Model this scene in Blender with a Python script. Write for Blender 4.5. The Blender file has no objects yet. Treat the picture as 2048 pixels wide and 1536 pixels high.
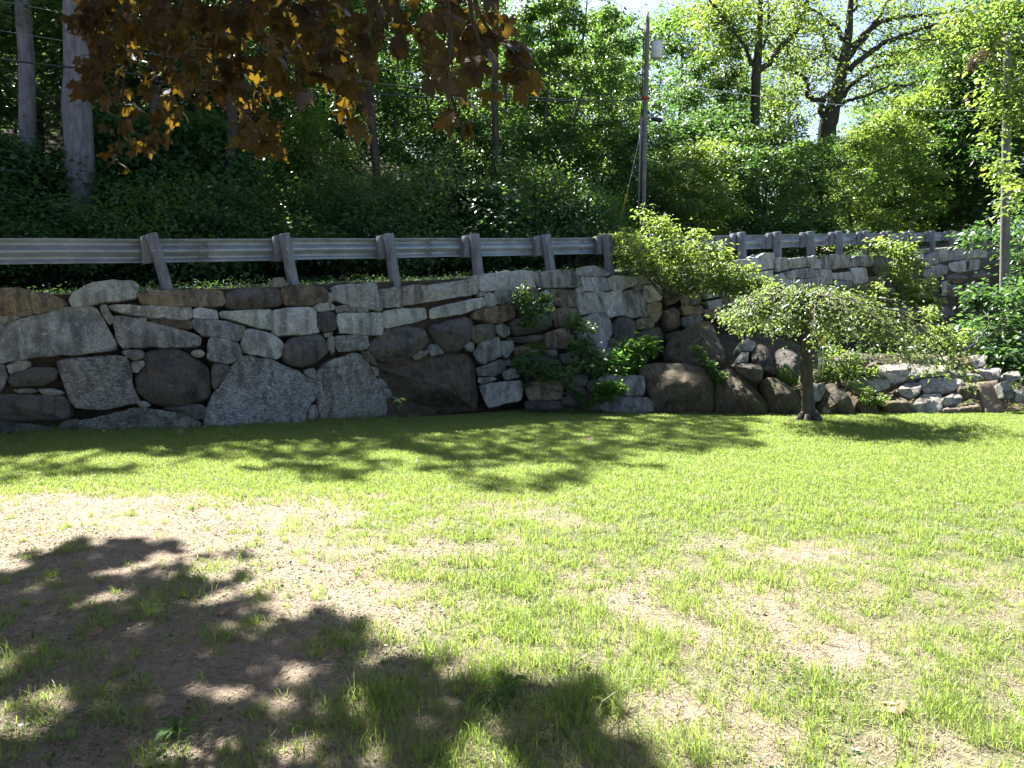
import bpy, math, random
import numpy as np
from mathutils import Vector, noise as mnoise

random.seed(7)
PI = math.pi
scene = bpy.context.scene
COL = scene.collection

# ------------------------------------------------------------------ camera model
F = 1500.0
PITCH = math.atan((768 - 590) / F)
CP, SP = math.cos(PITCH), math.sin(PITCH)
EYE = 1.6


def ray(px, py):
    u = (px - 1024) / F
    v = (768 - py) / F
    dy = CP + v * SP
    return u / dy, (-SP + v * CP) / dy


def at(px, py, Y):
    dx, dz = ray(px, py)
    return Vector((dx * Y, Y, EYE + dz * Y))


def smooth(a, b, x):
    t = np.clip((np.asarray(x, float) - a) / (b - a), 0, 1)
    return t * t * (3 - 2 * t)


def ground(x, y):
    x = np.asarray(x, float)
    y = np.asarray(y, float)
    s = smooth(-6, -1, x)
    d = np.sqrt((y - 5.0) ** 2 + 0.4)
    soft = 0.5 * ((y - 5.0) + d)
    far = np.minimum(soft, 12.0)
    return -0.048 * far * s


def ground_hit(px, py):
    dx, dz = ray(px, py)
    a, b = 1.0, 60.0
    for _ in range(50):
        m = 0.5 * (a + b)
        if EYE + dz * m > float(ground(dx * m, m)):
            a = m
        else:
            b = m
    return a


def lerp_table(tab, x):
    return float(np.interp(x, [t[0] for t in tab], [t[1] for t in tab]))


# guardrail centre line
RP = np.array([(-20.0, -1.0, 1.60), (-14.2, 3.2, 1.80), (-6.1, 9.06, 2.12), (-1.79, 12.17, 2.35), (1.73, 15.0, 2.57),
               (5.4, 17.3, 2.80), (9.8, 21.8, 3.2), (14.9, 27.4, 3.67), (25, 39, 4.75), (45, 62, 6.9), (75, 96, 9.0)])


def catmull(P, n=24):
    P = np.asarray(P, float)
    Q = np.vstack([2 * P[0] - P[1], P, 2 * P[-1] - P[-2]])
    out = []
    for i in range(1, len(Q) - 2):
        for t in np.linspace(0, 1, n, endpoint=False):
            p0, p1, p2, p3 = Q[i - 1], Q[i], Q[i + 1], Q[i + 2]
            out.append(0.5 * ((2 * p1) + (-p0 + p2) * t + (2 * p0 - 5 * p1 + 4 * p2 - p3) * t * t + (-p0 + 3 * p1 - 3 * p2 + p3) * t ** 3))
    out.append(P[-1])
    return np.array(out)


RC = catmull(RP)
RS = np.concatenate([[0], np.cumsum(np.hypot(np.diff(RC[:, 0]), np.diff(RC[:, 1])))])
S0 = float(RS[24 * 2])           # arc length at the left picture edge
RS = RS - S0
NR = np.array([-0.585, 0.811])


def rail(s):
    return np.array([np.interp(s, RS, RC[:, k]) for k in range(3)])


def wall_Y(px, py=520, r=-0.52):
    s = rail_s_at(ray(px, py)[0], r)
    return float(rail(s)[1] + NR[1] * r)


def rail_dir(s):
    a, b = rail(s - 0.2), rail(s + 0.2)
    d = b - a
    return d / np.linalg.norm(d)


def rail_s_at(dx, r=0.0):
    a, b = -8.0, 75.0
    for _ in range(60):
        m = 0.5 * (a + b)
        p = rail(m)
        x, y = p[0] + NR[0] * r, p[1] + NR[1] * r
        if y <= 0.1 or x / y < dx:
            a = m
        else:
            b = m
    return a


def rail_Y(px, py=520):
    return float(rail(rail_s_at(ray(px, py)[0]))[1])


def road_z(s):
    return np.interp(s, RS, RC[:, 2]) - 0.53


def hill(s, r):
    s = np.asarray(s, float)
    r = np.asarray(r, float)
    slope = np.interp(s, [-20, 6, 20, 30, 60], [0.62, 0.62, 0.30, 0.12, 0.08])
    rr = np.maximum(r - 6.6, 0)
    ease = rr * rr / (rr + 2.0)
    cap = np.where(ease > 38, 38 + (ease - 38) * 0.2, ease)
    return road_z(s) + slope * cap + 0.25 * np.sin(s * 0.7 + r * 0.5) * np.clip(rr / 3, 0, 1)


def place(px, r, py=450):
    s = rail_s_at(ray(px, py)[0], r)
    p = rail(s)
    return Vector((p[0] + NR[0] * r, p[1] + NR[1] * r, float(hill(s, r))))


def pos_sr(s, r):
    p = rail(s)
    return Vector((p[0] + NR[0] * r, p[1] + NR[1] * r, float(hill(s, r))))


# ------------------------------------------------------------------ noise for numpy arrays
def _hash(ix, iy, seed):
    h = (ix.astype(np.int64) * 374761393 + iy.astype(np.int64) * 668265263 + seed * 982451653) & 0xFFFFFFFF
    h = ((h ^ (h >> 13)) * 1274126177) & 0xFFFFFFFF
    return ((h ^ (h >> 16)) & 0xFFFF) / 65535.0


def vnoise(x, y, seed=0):
    x = np.asarray(x, float)
    y = np.asarray(y, float)
    ix, iy = np.floor(x).astype(np.int64), np.floor(y).astype(np.int64)
    fx, fy = x - ix, y - iy
    fx = fx * fx * (3 - 2 * fx)
    fy = fy * fy * (3 - 2 * fy)
    a = _hash(ix, iy, seed)
    b = _hash(ix + 1, iy, seed)
    c = _hash(ix, iy + 1, seed)
    d = _hash(ix + 1, iy + 1, seed)
    return (a * (1 - fx) + b * fx) * (1 - fy) + (c * (1 - fx) + d * fx) * fy


def fbm(x, y, seed=0, o=3):
    t, a, n = 0, 0.5, 0
    for k in range(o):
        t = t + a * vnoise(np.asarray(x) * 2 ** k, np.asarray(y) * 2 ** k, seed + k * 17)
        n += a
        a *= 0.5
    return t / n


# ------------------------------------------------------------------ mesh helpers
class MB:
    def __init__(self):
        self.v, self.t, self.q, self.n = [], [], [], 0

    def add(self, v, tris=None, quads=None):
        v = np.asarray(v, float).reshape(-1, 3)
        self.v.append(v)
        if tris is not None and len(tris):
            self.t.append(np.asarray(tris, np.int64).reshape(-1, 3) + self.n)
        if quads is not None and len(quads):
            self.q.append(np.asarray(quads, np.int64).reshape(-1, 4) + self.n)
        self.n += len(v)

    def tube(self, path, radii, sides=8, cap=True, wob=0.0, rng=None):
        P = np.asarray(path, float)
        R = np.asarray(radii, float) * np.ones(len(P))
        n = len(P)
        T = np.gradient(P, axis=0)
        T /= np.linalg.norm(T, axis=1)[:, None] + 1e-9
        ref = np.array([1.0, 0.1, 0.05]) if abs(T[0, 2]) > 0.8 else np.array([0.05, 0.1, 1.0])
        ang = np.linspace(0, 2 * PI, sides, endpoint=False)
        vs = []
        for i in range(n):
            A = np.cross(T[i], ref)
            A /= np.linalg.norm(A) + 1e-9
            B = np.cross(T[i], A)
            rad = R[i] * np.ones(sides)
            if wob and rng is not None:
                rad = rad * (1 + wob * rng.normal(size=sides))
            vs.append(P[i] + (np.cos(ang) * rad)[:, None] * A + (np.sin(ang) * rad)[:, None] * B)
        vs = np.vstack(vs)
        q = []
        for i in range(n - 1):
            for k in range(sides):
                a, b = i * sides + k, i * sides + (k + 1) % sides
                q.append((a, b, b + sides, a + sides))
        t = []
        if cap:
            vs = np.vstack([vs, P[:1], P[-1:]])
            c0, c1 = n * sides, n * sides + 1
            for k in range(sides):
                t.append((c0, (k + 1) % sides, k))
                t.append((c1, (n - 1) * sides + k, (n - 1) * sides + (k + 1) % sides))
        self.add(vs, t, q)

    def box(self, c, ax, ay, az, h):
        c, ax, ay, az = [np.asarray(a, float) for a in (c, ax, ay, az)]
        vs = []
        for sx in (-1, 1):
            for sy in (-1, 1):
                for sz in (-1, 1):
                    vs.append(c + ax * sx * h[0] + ay * sy * h[1] + az * sz * h[2])
        self.add(vs, None, [(0, 1, 3, 2), (4, 6, 7, 5), (0, 4, 5, 1), (2, 3, 7, 6), (0, 2, 6, 4), (1, 5, 7, 3)])

    def build(self, name, mat, parent=None, origin=None, flat=False):
        V = np.vstack(self.v) if self.v else np.zeros((0, 3))
        if origin is not None:
            V = V - np.asarray(origin, float)
        T = np.vstack(self.t) if self.t else np.zeros((0, 3), np.int64)
        Q = np.vstack(self.q) if self.q else np.zeros((0, 4), np.int64)
        me = bpy.data.meshes.new(name)
        me.vertices.add(len(V))
        me.vertices.foreach_set('co', V.astype(np.float32).ravel())
        nl = T.size + Q.size
        me.loops.add(nl)
        me.loops.foreach_set('vertex_index', np.concatenate([T.ravel(), Q.ravel()]).astype(np.int32))
        me.polygons.add(len(T) + len(Q))
        st = np.concatenate([np.arange(len(T)) * 3, T.size + np.arange(len(Q)) * 4]).astype(np.int32)
        me.polygons.foreach_set('loop_start', st)
        me.update(calc_edges=True)
        me.validate()
        if not flat:
            me.polygons.foreach_set('use_smooth', np.ones(len(me.polygons), bool))
        me.materials.append(mat)
        o = bpy.data.objects.new(name, me)
        COL.objects.link(o)
        if origin is not None:
            o.location = Vector(origin)
        if parent is not None:
            o.parent = parent
            if origin is not None:
                o.location = Vector(origin) - parent.location
            else:
                o.location = -parent.location
        return o


def tag(o, label=None, cat=None, group=None, kind=None):
    if label:
        o['label'] = label
    if cat:
        o['category'] = cat
    if group:
        o['group'] = group
    if kind:
        o['kind'] = kind
    return o


def thing(name, loc, label, cat, group=None):
    o = bpy.data.objects.new(name, None)
    COL.objects.link(o)
    o.empty_display_size = 0.2
    o.location = Vector(loc)
    return tag(o, label, cat, group)


def copy_tree(o, parent=None):
    c = o.copy()
    COL.objects.link(c)
    c.parent = parent
    for ch in list(o.children):
        copy_tree(ch, c)
    return c


# ------------------------------------------------------------------ materials
def new_mat(name):
    m = bpy.data.materials.new(name)
    m.use_nodes = True
    nt = m.node_tree
    nt.nodes.clear()
    out = nt.nodes.new('ShaderNodeOutputMaterial')
    return m, nt, out


def nd(nt, t, **kw):
    n = nt.nodes.new(t)
    for k, v in kw.items():
        if k == 'inp':
            for a, b in v.items():
                n.inputs[a].default_value = b
        else:
            setattr(n, k, v)
    return n


def c4(c):
    return (c[0], c[1], c[2], 1.0)


def mixc(nt, fac, a, b, mode='MIX'):
    n = nt.nodes.new('ShaderNodeMix')
    n.data_type = 'RGBA'
    n.blend_type = mode
    for idx, val in ((0, fac), (6, a), (7, b)):
        if isinstance(val, (int, float)):
            n.inputs[idx].default_value = val
        elif isinstance(val, (tuple, list)):
            n.inputs[idx].default_value = c4(val)
        else:
            nt.links.new(val, n.inputs[idx])
    return n.outputs[2]


def ramp(nt, src, stops, interp='LINEAR'):
    r = nt.nodes.new('ShaderNodeValToRGB')
    r.color_ramp.interpolation = interp
    e = r.color_ramp.elements
    while len(e) < len(stops):
        e.new(0.5)
    for i, (p, c) in enumerate(stops):
        e[i].position = p
        e[i].color = c4(c) if isinstance(c, (tuple, list)) else (c, c, c, 1)
    nt.links.new(src, r.inputs[0])
    return r.outputs[0]


def coords(nt, scale=(1, 1, 1), offset_by_object=True):
    tc = nt.nodes.new('ShaderNodeTexCoord')
    mp = nt.nodes.new('ShaderNodeMapping')
    mp.inputs['Scale'].default_value = scale
    nt.links.new(tc.outputs['Object'], mp.inputs['Vector'])
    if offset_by_object:
        oi = nt.nodes.new('ShaderNodeObjectInfo')
        m = nt.nodes.new('ShaderNodeVectorMath')
        m.operation = 'SCALE'
        m.inputs[0].default_value = (17.3, 9.1, 23.7)
        nt.links.new(oi.outputs['Random'], m.inputs['Scale'])
        nt.links.new(m.outputs[0], mp.inputs['Location'])
    return mp.outputs[0]


def noise_tex(nt, vec, scale, detail=5, rough=0.6, dist=0.0):
    n = nd(nt, 'ShaderNodeTexNoise', inp={'Scale': scale, 'Detail': detail, 'Roughness': rough, 'Distortion': dist})
    if vec is not None:
        nt.links.new(vec, n.inputs['Vector'])
    return n.outputs['Fac']


def principled(nt, out, col, rough=0.8, spec=0.3, metallic=0.0, bump=None, bump_s=0.5, bump_d=0.02):
    b = nt.nodes.new('ShaderNodeBsdfPrincipled')
    if isinstance(col, (tuple, list)):
        b.inputs['Base Color'].default_value = c4(col)
    else:
        nt.links.new(col, b.inputs['Base Color'])
    if isinstance(rough, (int, float)):
        b.inputs['Roughness'].default_value = rough
    else:
        nt.links.new(rough, b.inputs['Roughness'])
    b.inputs['Specular IOR Level'].default_value = spec
    b.inputs['Metallic'].default_value = metallic
    if bump is not None:
        bn = nd(nt, 'ShaderNodeBump', inp={'Strength': bump_s, 'Distance': bump_d})
        nt.links.new(bump, bn.inputs['Height'])
        nt.links.new(bn.outputs[0], b.inputs['Normal'])
    if out is not None:
        nt.links.new(b.outputs[0], out.inputs[0])
    return b


def stone_mat(name, light, dark, stain, stain_amt, speck=0.25, moss=0.0, brown=0.2, speck_scale=60):
    m, nt, out = new_mat(name)
    vec = coords(nt)
    vst = coords(nt, (5, 5, 0.7))
    big = noise_tex(nt, vec, 2.2, 5, 0.6)
    mid = noise_tex(nt, vec, 9, 6, 0.65)
    fine = noise_tex(nt, coords(nt, (1, 1, 2.6)) if speck_scale < 40 else vec, speck_scale, 3, 0.7)
    streak = noise_tex(nt, vst, 1.6, 5, 0.65)
    col = ramp(nt, mid, [(0.32, dark), (0.66, light)])
    col = mixc(nt, ramp(nt, fine, [(0.40, 0.0), (0.52, 0.0), (0.64, 1.0)]), col, mixc(nt, 1.0, light, (1.35, 1.35, 1.32), 'MULTIPLY')) if speck > 0 else col
    dk = nd(nt, 'ShaderNodeMath', operation='MULTIPLY', inp={1: speck})
    nt.links.new(ramp(nt, fine, [(0.36, 1.0), (0.46, 0.0)]), dk.inputs[0])
    col = mixc(nt, dk.outputs[0], col, (0.03, 0.03, 0.03))
    br = nd(nt, 'ShaderNodeMath', operation='MULTIPLY', inp={1: brown})
    nt.links.new(ramp(nt, big, [(0.48, 0.0), (0.66, 1.0)]), br.inputs[0])
    col = mixc(nt, br.outputs[0], col, (0.20, 0.14, 0.085))
    # dark weathering: blotches plus streaks that run down the face
    blot = noise_tex(nt, vec, 1.5, 6, 0.7, 0.6)
    sm = nd(nt, 'ShaderNodeMath', operation='ADD')
    nt.links.new(streak, sm.inputs[0])
    nt.links.new(blot, sm.inputs[1])
    w = nd(nt, 'ShaderNodeMath', operation='MULTIPLY', inp={1: 0.5})
    nt.links.new(sm.outputs[0], w.inputs[0])
    lo = 0.62 - 0.28 * stain_amt
    st = ramp(nt, w.outputs[0], [(lo, 0.0), (lo + 0.05, 0.55), (lo + 0.13, 1.0)])
    sf = nd(nt, 'ShaderNodeMath', operation='MULTIPLY', inp={1: 0.85})
    nt.links.new(st, sf.inputs[0])
    col = mixc(nt, sf.outputs[0], col, stain)
    if moss > 0:
        gm = nd(nt, 'ShaderNodeMath', operation='MULTIPLY', inp={1: moss})
        nt.links.new(ramp(nt, noise_tex(nt, vec, 4.5, 6, 0.7), [(0.5, 0.0), (0.62, 1.0)]), gm.inputs[0])
        col = mixc(nt, gm.outputs[0], col, (0.10, 0.10, 0.045))
    lich = noise_tex(nt, coords(nt, (1.3, 1.3, 1.3)), 7.0, 8, 0.75, 0.3)
    lf = nd(nt, 'ShaderNodeMath', operation='MULTIPLY', inp={1: 0.55})
    nt.links.new(ramp(nt, lich, [(0.58, 0.0), (0.63, 1.0)]), lf.inputs[0])
    col = mixc(nt, lf.outputs[0], col, tuple(min(0.5, 1.25 * a + 0.06) for a in light))
    crack = noise_tex(nt, vec, 3.2, 9, 0.72, 1.2)
    cf = nd(nt, 'ShaderNodeMath', operation='MULTIPLY', inp={1: 0.6})
    nt.links.new(ramp(nt, crack, [(0.485, 0.0), (0.5, 1.0), (0.515, 0.0)]), cf.inputs[0])
    col = mixc(nt, cf.outputs[0], col, tuple(0.35 * a for a in dark))
    oi = nt.nodes.new('ShaderNodeObjectInfo')
    col = mixc(nt, 1.0, col, oi.outputs['Color'], 'MULTIPLY')
    h = nd(nt, 'ShaderNodeMath', operation='ADD')
    nt.links.new(mid, h.inputs[0])
    h2 = nd(nt, 'ShaderNodeMath', operation='MULTIPLY', inp={1: 0.5})
    nt.links.new(fine, h2.inputs[0])
    nt.links.new(h2.outputs[0], h.inputs[1])
    principled(nt, out, col, 0.85, 0.25, bump=h.outputs[0], bump_s=1.0, bump_d=0.035)
    return m


M = {}
M['l'] = stone_mat('stone_light_granite', (0.46, 0.46, 0.45), (0.27, 0.275, 0.28), (0.11, 0.11, 0.115), 0.48, 0.2, 0, 0.3)
M['m'] = stone_mat('stone_grey_granite', (0.31, 0.315, 0.32), (0.17, 0.175, 0.18), (0.06, 0.06, 0.065), 0.55, 0.25, 0, 0.2)
M['s'] = stone_mat('stone_streaked_granite', (0.38, 0.37, 0.36), (0.24, 0.235, 0.23), (0.06, 0.056, 0.058), 0.55, 0.2, 0, 0.2)
M['b'] = stone_mat('stone_brown', (0.28, 0.225, 0.165), (0.12, 0.095, 0.07), (0.05, 0.042, 0.04), 0.6, 0.25, 0.15, 0.5)
M['d'] = stone_mat('stone_dark', (0.125, 0.118, 0.115), (0.07, 0.067, 0.067), (0.034, 0.033, 0.035), 0.42, 0.25, 0.1, 0.3)
M['r'] = stone_mat('stone_rough_schist', (0.27, 0.27, 0.265), (0.085, 0.085, 0.085), (0.045, 0.045, 0.048), 0.40, 0.6, 0.1, 0.1, 24)
M['g'] = stone_mat('stone_mossy_boulder', (0.125, 0.112, 0.088), (0.06, 0.054, 0.044), (0.03, 0.028, 0.026), 0.42, 0.3, 0.5, 0.35)


def leaf_mat(name, c1, c2, tr, trans=0.42, rough=0.42, spec=0.5, vein=False, dry=None):
    m, nt, out = new_mat(name)
    g = nt.nodes.new('ShaderNodeNewGeometry')
    col = ramp(nt, g.outputs['Random Per Island'], [(0.0, c1), (1.0, c2)] if dry is None else [(0.0, c1), (0.72, c2), (0.84, c2), (0.90, dry), (1.0, tuple(1.2 * a for a in dry))])
    if vein:
        vec = coords(nt, offset_by_object=False)
        col = mixc(nt, ramp(nt, noise_tex(nt, vec, 40, 3), [(0.4, 0.0), (0.7, 0.5)]), col, tuple(0.6 * a for a in c1))
    b = principled(nt, None, col, rough, spec)
    t = nt.nodes.new('ShaderNodeBsdfTranslucent')
    oi = ramp(nt, g.outputs['Random Per Island'], [(0.0, tuple(0.72 * a for a in tr)), (1.0, tr)] if dry is None else [(0.0, tuple(0.66 * a for a in tr)), (0.84, tr), (0.92, dry)])
    nt.links.new(oi, t.inputs['Color'])
    mx = nd(nt, 'ShaderNodeMixShader', inp={0: trans})
    nt.links.new(b.outputs[0], mx.inputs[1])
    nt.links.new(t.outputs[0], mx.inputs[2])
    nt.links.new(mx.outputs[0], out.inputs[0])
    return m


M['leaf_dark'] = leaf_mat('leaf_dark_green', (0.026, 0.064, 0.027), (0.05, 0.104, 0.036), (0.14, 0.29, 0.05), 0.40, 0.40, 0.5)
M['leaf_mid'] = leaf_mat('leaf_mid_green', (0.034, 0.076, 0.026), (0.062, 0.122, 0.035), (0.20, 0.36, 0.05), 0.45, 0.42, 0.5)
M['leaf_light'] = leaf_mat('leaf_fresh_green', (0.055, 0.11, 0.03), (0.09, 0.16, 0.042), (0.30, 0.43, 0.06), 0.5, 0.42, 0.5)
M['leaf_fern'] = leaf_mat('leaf_fern', (0.035, 0.10, 0.022), (0.06, 0.15, 0.03), (0.22, 0.46, 0.05), 0.5, 0.6, 0.25)
M['leaf_weep'] = leaf_mat('leaf_weeping', (0.05, 0.085, 0.03), (0.085, 0.125, 0.04), (0.28, 0.40, 0.08), 0.42, 0.42, 0.45)
M['leaf_maple'] = leaf_mat('leaf_crimson_maple', (0.011, 0.008, 0.006), (0.022, 0.014, 0.009), (0.46, 0.28, 0.022), 0.17, 0.5, 0.3)
M['needle'] = leaf_mat('pine_needles', (0.02, 0.045, 0.018), (0.035, 0.07, 0.022), (0.06, 0.11, 0.03), 0.2, 0.6, 0.3)
M['grass'] = leaf_mat('grass_blade', (0.085, 0.165, 0.034), (0.20, 0.265, 0.068), (0.45, 0.62, 0.105), 0.45, 0.45, 0.4, dry=(0.33, 0.28, 0.16))
M['straw'] = leaf_mat('dry_grass', (0.20, 0.15, 0.10), (0.42, 0.34, 0.24), (0.3, 0.23, 0.15), 0.2, 0.7, 0.2)
M['debris'] = leaf_mat('soil_debris', (0.15, 0.115, 0.088), (0.40, 0.32, 0.25), (0.05, 0.04, 0.03), 0.05, 0.9, 0.1)
M['dead'] = leaf_mat('dead_leaf', (0.16, 0.10, 0.06), (0.34, 0.25, 0.17), (0.3, 0.18, 0.08), 0.2, 0.6, 0.3)


def bark_mat(name, c1, c2, sc=1.0, bump=0.8):
    m, nt, out = new_mat(name)
    v = coords(nt, (14 * sc, 14 * sc, 2.2 * sc), True)
    n1 = noise_tex(nt, v, 1.0, 6, 0.7, 0.5)
    v2 = coords(nt, (1, 1, 1), True)
    n2 = noise_tex(nt, v2, 3.0, 4, 0.6)
    col = ramp(nt, n1, [(0.35, c1), (0.65, c2)])
    col = mixc(nt, ramp(nt, n2, [(0.35, 0.0), (0.75, 0.5)]), col, tuple(0.55 * a for a in c1))
    principled(nt, out, col, 0.9, 0.15, bump=n1, bump_s=bump, bump_d=0.03)
    return m


M['bark_pine'] = bark_mat('bark_pine', (0.10, 0.098, 0.108), (0.21, 0.205, 0.225))
M['bark_dark'] = bark_mat('bark_dark', (0.035, 0.03, 0.026), (0.085, 0.075, 0.062))
M['bark_grey'] = bark_mat('bark_grey', (0.085, 0.078, 0.068), (0.17, 0.155, 0.135))
M['bark_weep'] = bark_mat('bark_cherry', (0.055, 0.045, 0.038), (0.16, 0.14, 0.12), 1.6)
M['pole'] = bark_mat('pole_wood', (0.12, 0.115, 0.112), (0.23, 0.22, 0.215), 1.6, 0.3)
M['post'] = bark_mat('post_wood', (0.13, 0.14, 0.165), (0.27, 0.285, 0.33), 2.0, 0.5)


def metal_mat(name, c1, c2, rough, metallic=1.0):
    m, nt, out = new_mat(name)
    v = coords(nt, (1, 1, 1), False)
    n = noise_tex(nt, v, 3.0, 6, 0.7)
    v2 = coords(nt, (30, 30, 30), False)
    n2 = noise_tex(nt, v2, 1.0, 3, 0.6)
    col = ramp(nt, n, [(0.35, c1), (0.65, c2)])
    col = mixc(nt, ramp(nt, n2, [(0.45, 0.0), (0.75, 0.4)]), col, c1)
    principled(nt, out, col, rough, 0.5, metallic, bump=n2, bump_s=0.08, bump_d=0.005)
    return m


M['steel'] = metal_mat('galvanised_steel', (0.21, 0.235, 0.28), (0.36, 0.395, 0.45), 0.45, 0.4)
M['can'] = metal_mat('painted_can', (0.50, 0.51, 0.50), (0.62, 0.63, 0.62), 0.4, 0.0)
M['black'] = metal_mat('black_cable', (0.012, 0.012, 0.013), (0.02, 0.02, 0.02), 0.5, 0.0)
M['wire'] = metal_mat('bare_wire', (0.45, 0.45, 0.45), (0.6, 0.6, 0.6), 0.4, 0.6)
M['grey_pipe'] = metal_mat('grey_conduit', (0.16, 0.16, 0.17), (0.24, 0.24, 0.25), 0.5, 0.0)
M['yellow'] = metal_mat('yellow_plastic', (0.60, 0.40, 0.02), (0.70, 0.48, 0.03), 0.45, 0.0)
M['red'] = metal_mat('red_band', (0.45, 0.04, 0.03), (0.5, 0.06, 0.04), 0.5, 0.0)
M['chime'] = metal_mat('chime_metal', (0.6, 0.6, 0.58), (0.75, 0.75, 0.72), 0.3, 0.7)


def lawn_mat():
    m, nt, out = new_mat('lawn_soil')
    v = coords(nt, offset_by_object=False)
    n1 = noise_tex(nt, v, 1.3, 5, 0.65)
    n2 = noise_tex(nt, v, 22, 6, 0.75)
    n3 = noise_tex(nt, v, 110, 4, 0.7)
    soil = ramp(nt, n2, [(0.3, (0.19, 0.145, 0.112)), (0.5, (0.335, 0.28, 0.22)), (0.72, (0.455, 0.39, 0.31))])
    soil = mixc(nt, ramp(nt, n1, [(0.45, 0.0), (0.7, 0.5)]), soil, (0.25, 0.195, 0.145))
    soil = mixc(nt, ramp(nt, n3, [(0.3, 0.7), (0.46, 0.0)]), soil, (0.09, 0.067, 0.05))
    at_ = nd(nt, 'ShaderNodeAttribute', attribute_name='grass_cover')
    turf = ramp(nt, n2, [(0.3, (0.06, 0.10, 0.028)), (0.7, (0.14, 0.18, 0.055))])
    col = mixc(nt, ramp(nt, at_.outputs['Fac'], [(0.45, 0.0), (0.95, 0.8)]), soil, turf)
    h = nd(nt, 'ShaderNodeMath', operation='ADD')
    nt.links.new(n2, h.inputs[0])
    nt.links.new(n3, h.inputs[1])
    principled(nt, out, col, 0.95, 0.1, bump=h.outputs[0], bump_s=0.9, bump_d=0.03)
    return m


M['lawn'] = lawn_mat()


def earth_mat(name, c1, c2, sc=6):
    m, nt, out = new_mat(name)
    v = coords(nt, offset_by_object=False)
    n = noise_tex(nt, v, sc, 7, 0.7)
    n2 = noise_tex(nt, v, sc * 0.12, 4, 0.6)
    col = ramp(nt, n, [(0.3, c1), (0.7, c2)])
    col = mixc(nt, ramp(nt, n2, [(0.4, 0.0), (0.7, 0.5)]), col, tuple(0.6 * a for a in c1))
    principled(nt, out, col, 0.95, 0.1, bump=n, bump_s=0.8, bump_d=0.06)
    return m


M['earth'] = earth_mat('forest_earth', (0.05, 0.04, 0.03), (0.13, 0.10, 0.075))
M['core'] = earth_mat('wall_core_earth', (0.028, 0.024, 0.02), (0.075, 0.062, 0.05), 12)
M['road'] = earth_mat('asphalt', (0.045, 0.045, 0.045), (0.065, 0.065, 0.065), 40)
M['slab'] = earth_mat('brown_slab_stone', (0.17, 0.13, 0.10), (0.27, 0.21, 0.165), 14)
M['line'] = earth_mat('road_paint', (0.6, 0.6, 0.58), (0.7, 0.7, 0.68), 30)


# ------------------------------------------------------------------ lawn
def cover(x, y):
    """share of the ground that grass hides at (x, y)"""
    x = np.asarray(x, float)
    y = np.asarray(y, float)
    n = fbm(x * 1.1 + 3, y * 1.1 + 9, 5, 4)
    n2 = fbm(x * 3.3, y * 3.3, 11, 3)
    n3 = fbm(x * 0.45, y * 0.45, 31, 2)
    edge = 6.3 + 0.3 * (n - 0.5) * 2
    far = smooth(edge - 0.9, edge + 0.5, y)
    lx = x + 0.35 * (y - 4)
    left = 0.15 + 0.50 * smooth(-1.9, 0.1, x) + 0.12 * smooth(0.5, 2.5, x) + 0.40 * smooth(0.4, 2.2, x) * smooth(3.6, 5.4, y)
    left = left - 0.05 * smooth(1.0, 0.3, np.abs(x - 1.6)) * smooth(4.5, 3.2, y)
    base = left * (1 - far) + 0.97 * far
    v = base + (n - 0.5) * 1.1 * (1 - 0.85 * far) + (n2 - 0.5) * 0.75 * (1 - 0.85 * far) + (n3 - 0.5) * 0.25 * (1 - far)
    return np.clip(v, 0, 1)


def build_lawn():
    xs = np.concatenate([np.linspace(-70, -9, 14)[:-1], np.arange(-9, 11, 0.08), np.linspace(11, 80, 14)])
    ys = np.concatenate([np.linspace(-25, 0, 8)[:-1], np.arange(0, 14.5, 0.08), np.linspace(14.5, 34, 12)])
    X, Y = np.meshgrid(xs, ys)
    Z = ground(X, Y) + 0.035 * (fbm(X * 1.2, Y * 1.2, 3, 3) - 0.5) + 0.02 * (fbm(X * 5, Y * 5, 8, 3) - 0.5)
    V = np.stack([X, Y, Z], -1).reshape(-1, 3)
    nx, ny = len(xs), len(ys)
    i = np.arange(nx * ny).reshape(ny, nx)
    Q = np.stack([i[:-1, :-1], i[:-1, 1:], i[1:, 1:], i[1:, :-1]], -1).reshape(-1, 4)
    mb = MB()
    mb.add(V, None, Q)
    o = mb.build('lawn', M['lawn'])
    tag(o, kind='structure')
    a = o.data.attributes.new('grass_cover', 'FLOAT', 'POINT')
    a.data.foreach_set('value', cover(V[:, 0], V[:, 1]).astype(np.float32))


build_lawn()


def lawn_z(x, y):
    return ground(x, y) + 0.035 * (fbm(x * 1.2, y * 1.2, 3, 3) - 0.5) + 0.02 * (fbm(x * 5, y * 5, 8, 3) - 0.5)


def blades(mb, x, y, z, h, w, lean, rng):
    n = len(x)
    az = rng.uniform(0, 2 * PI, n)
    fa = rng.uniform(0, 2 * PI, n)
    d = np.stack([np.cos(az), np.sin(az), np.zeros(n)], -1)
    sd = np.stack([np.cos(fa), np.sin(fa), np.zeros(n)], -1) * (w / 2)[:, None]
    b = np.stack([x, y, z], -1)
    mid = b + d * (lean * h * 0.3)[:, None] + np.stack([0 * h, 0 * h, h * 0.55], -1)
    tip = b + d * (lean * h)[:, None] + np.stack([0 * h, 0 * h, h * (1 - 0.35 * np.clip(lean, 0, 1.2))], -1)
    V = np.stack([b - sd, b + sd, mid - sd * 0.8, mid + sd * 0.8, tip], 1).reshape(-1, 3)
    k = np.arange(n)[:, None] * 5
    mb.add(V, k + np.array([[2, 3, 4]]), k + np.array([[0, 1, 3, 2]]))


def wall_front_y(x):
    return np.interp(x, [-12, -5.5, -3.9, -1.6, 0, 3, 7, 12], [6.0, 8.85, 9.5, 11.4, 12.35, 12.45, 12.5, 12.6])


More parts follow.
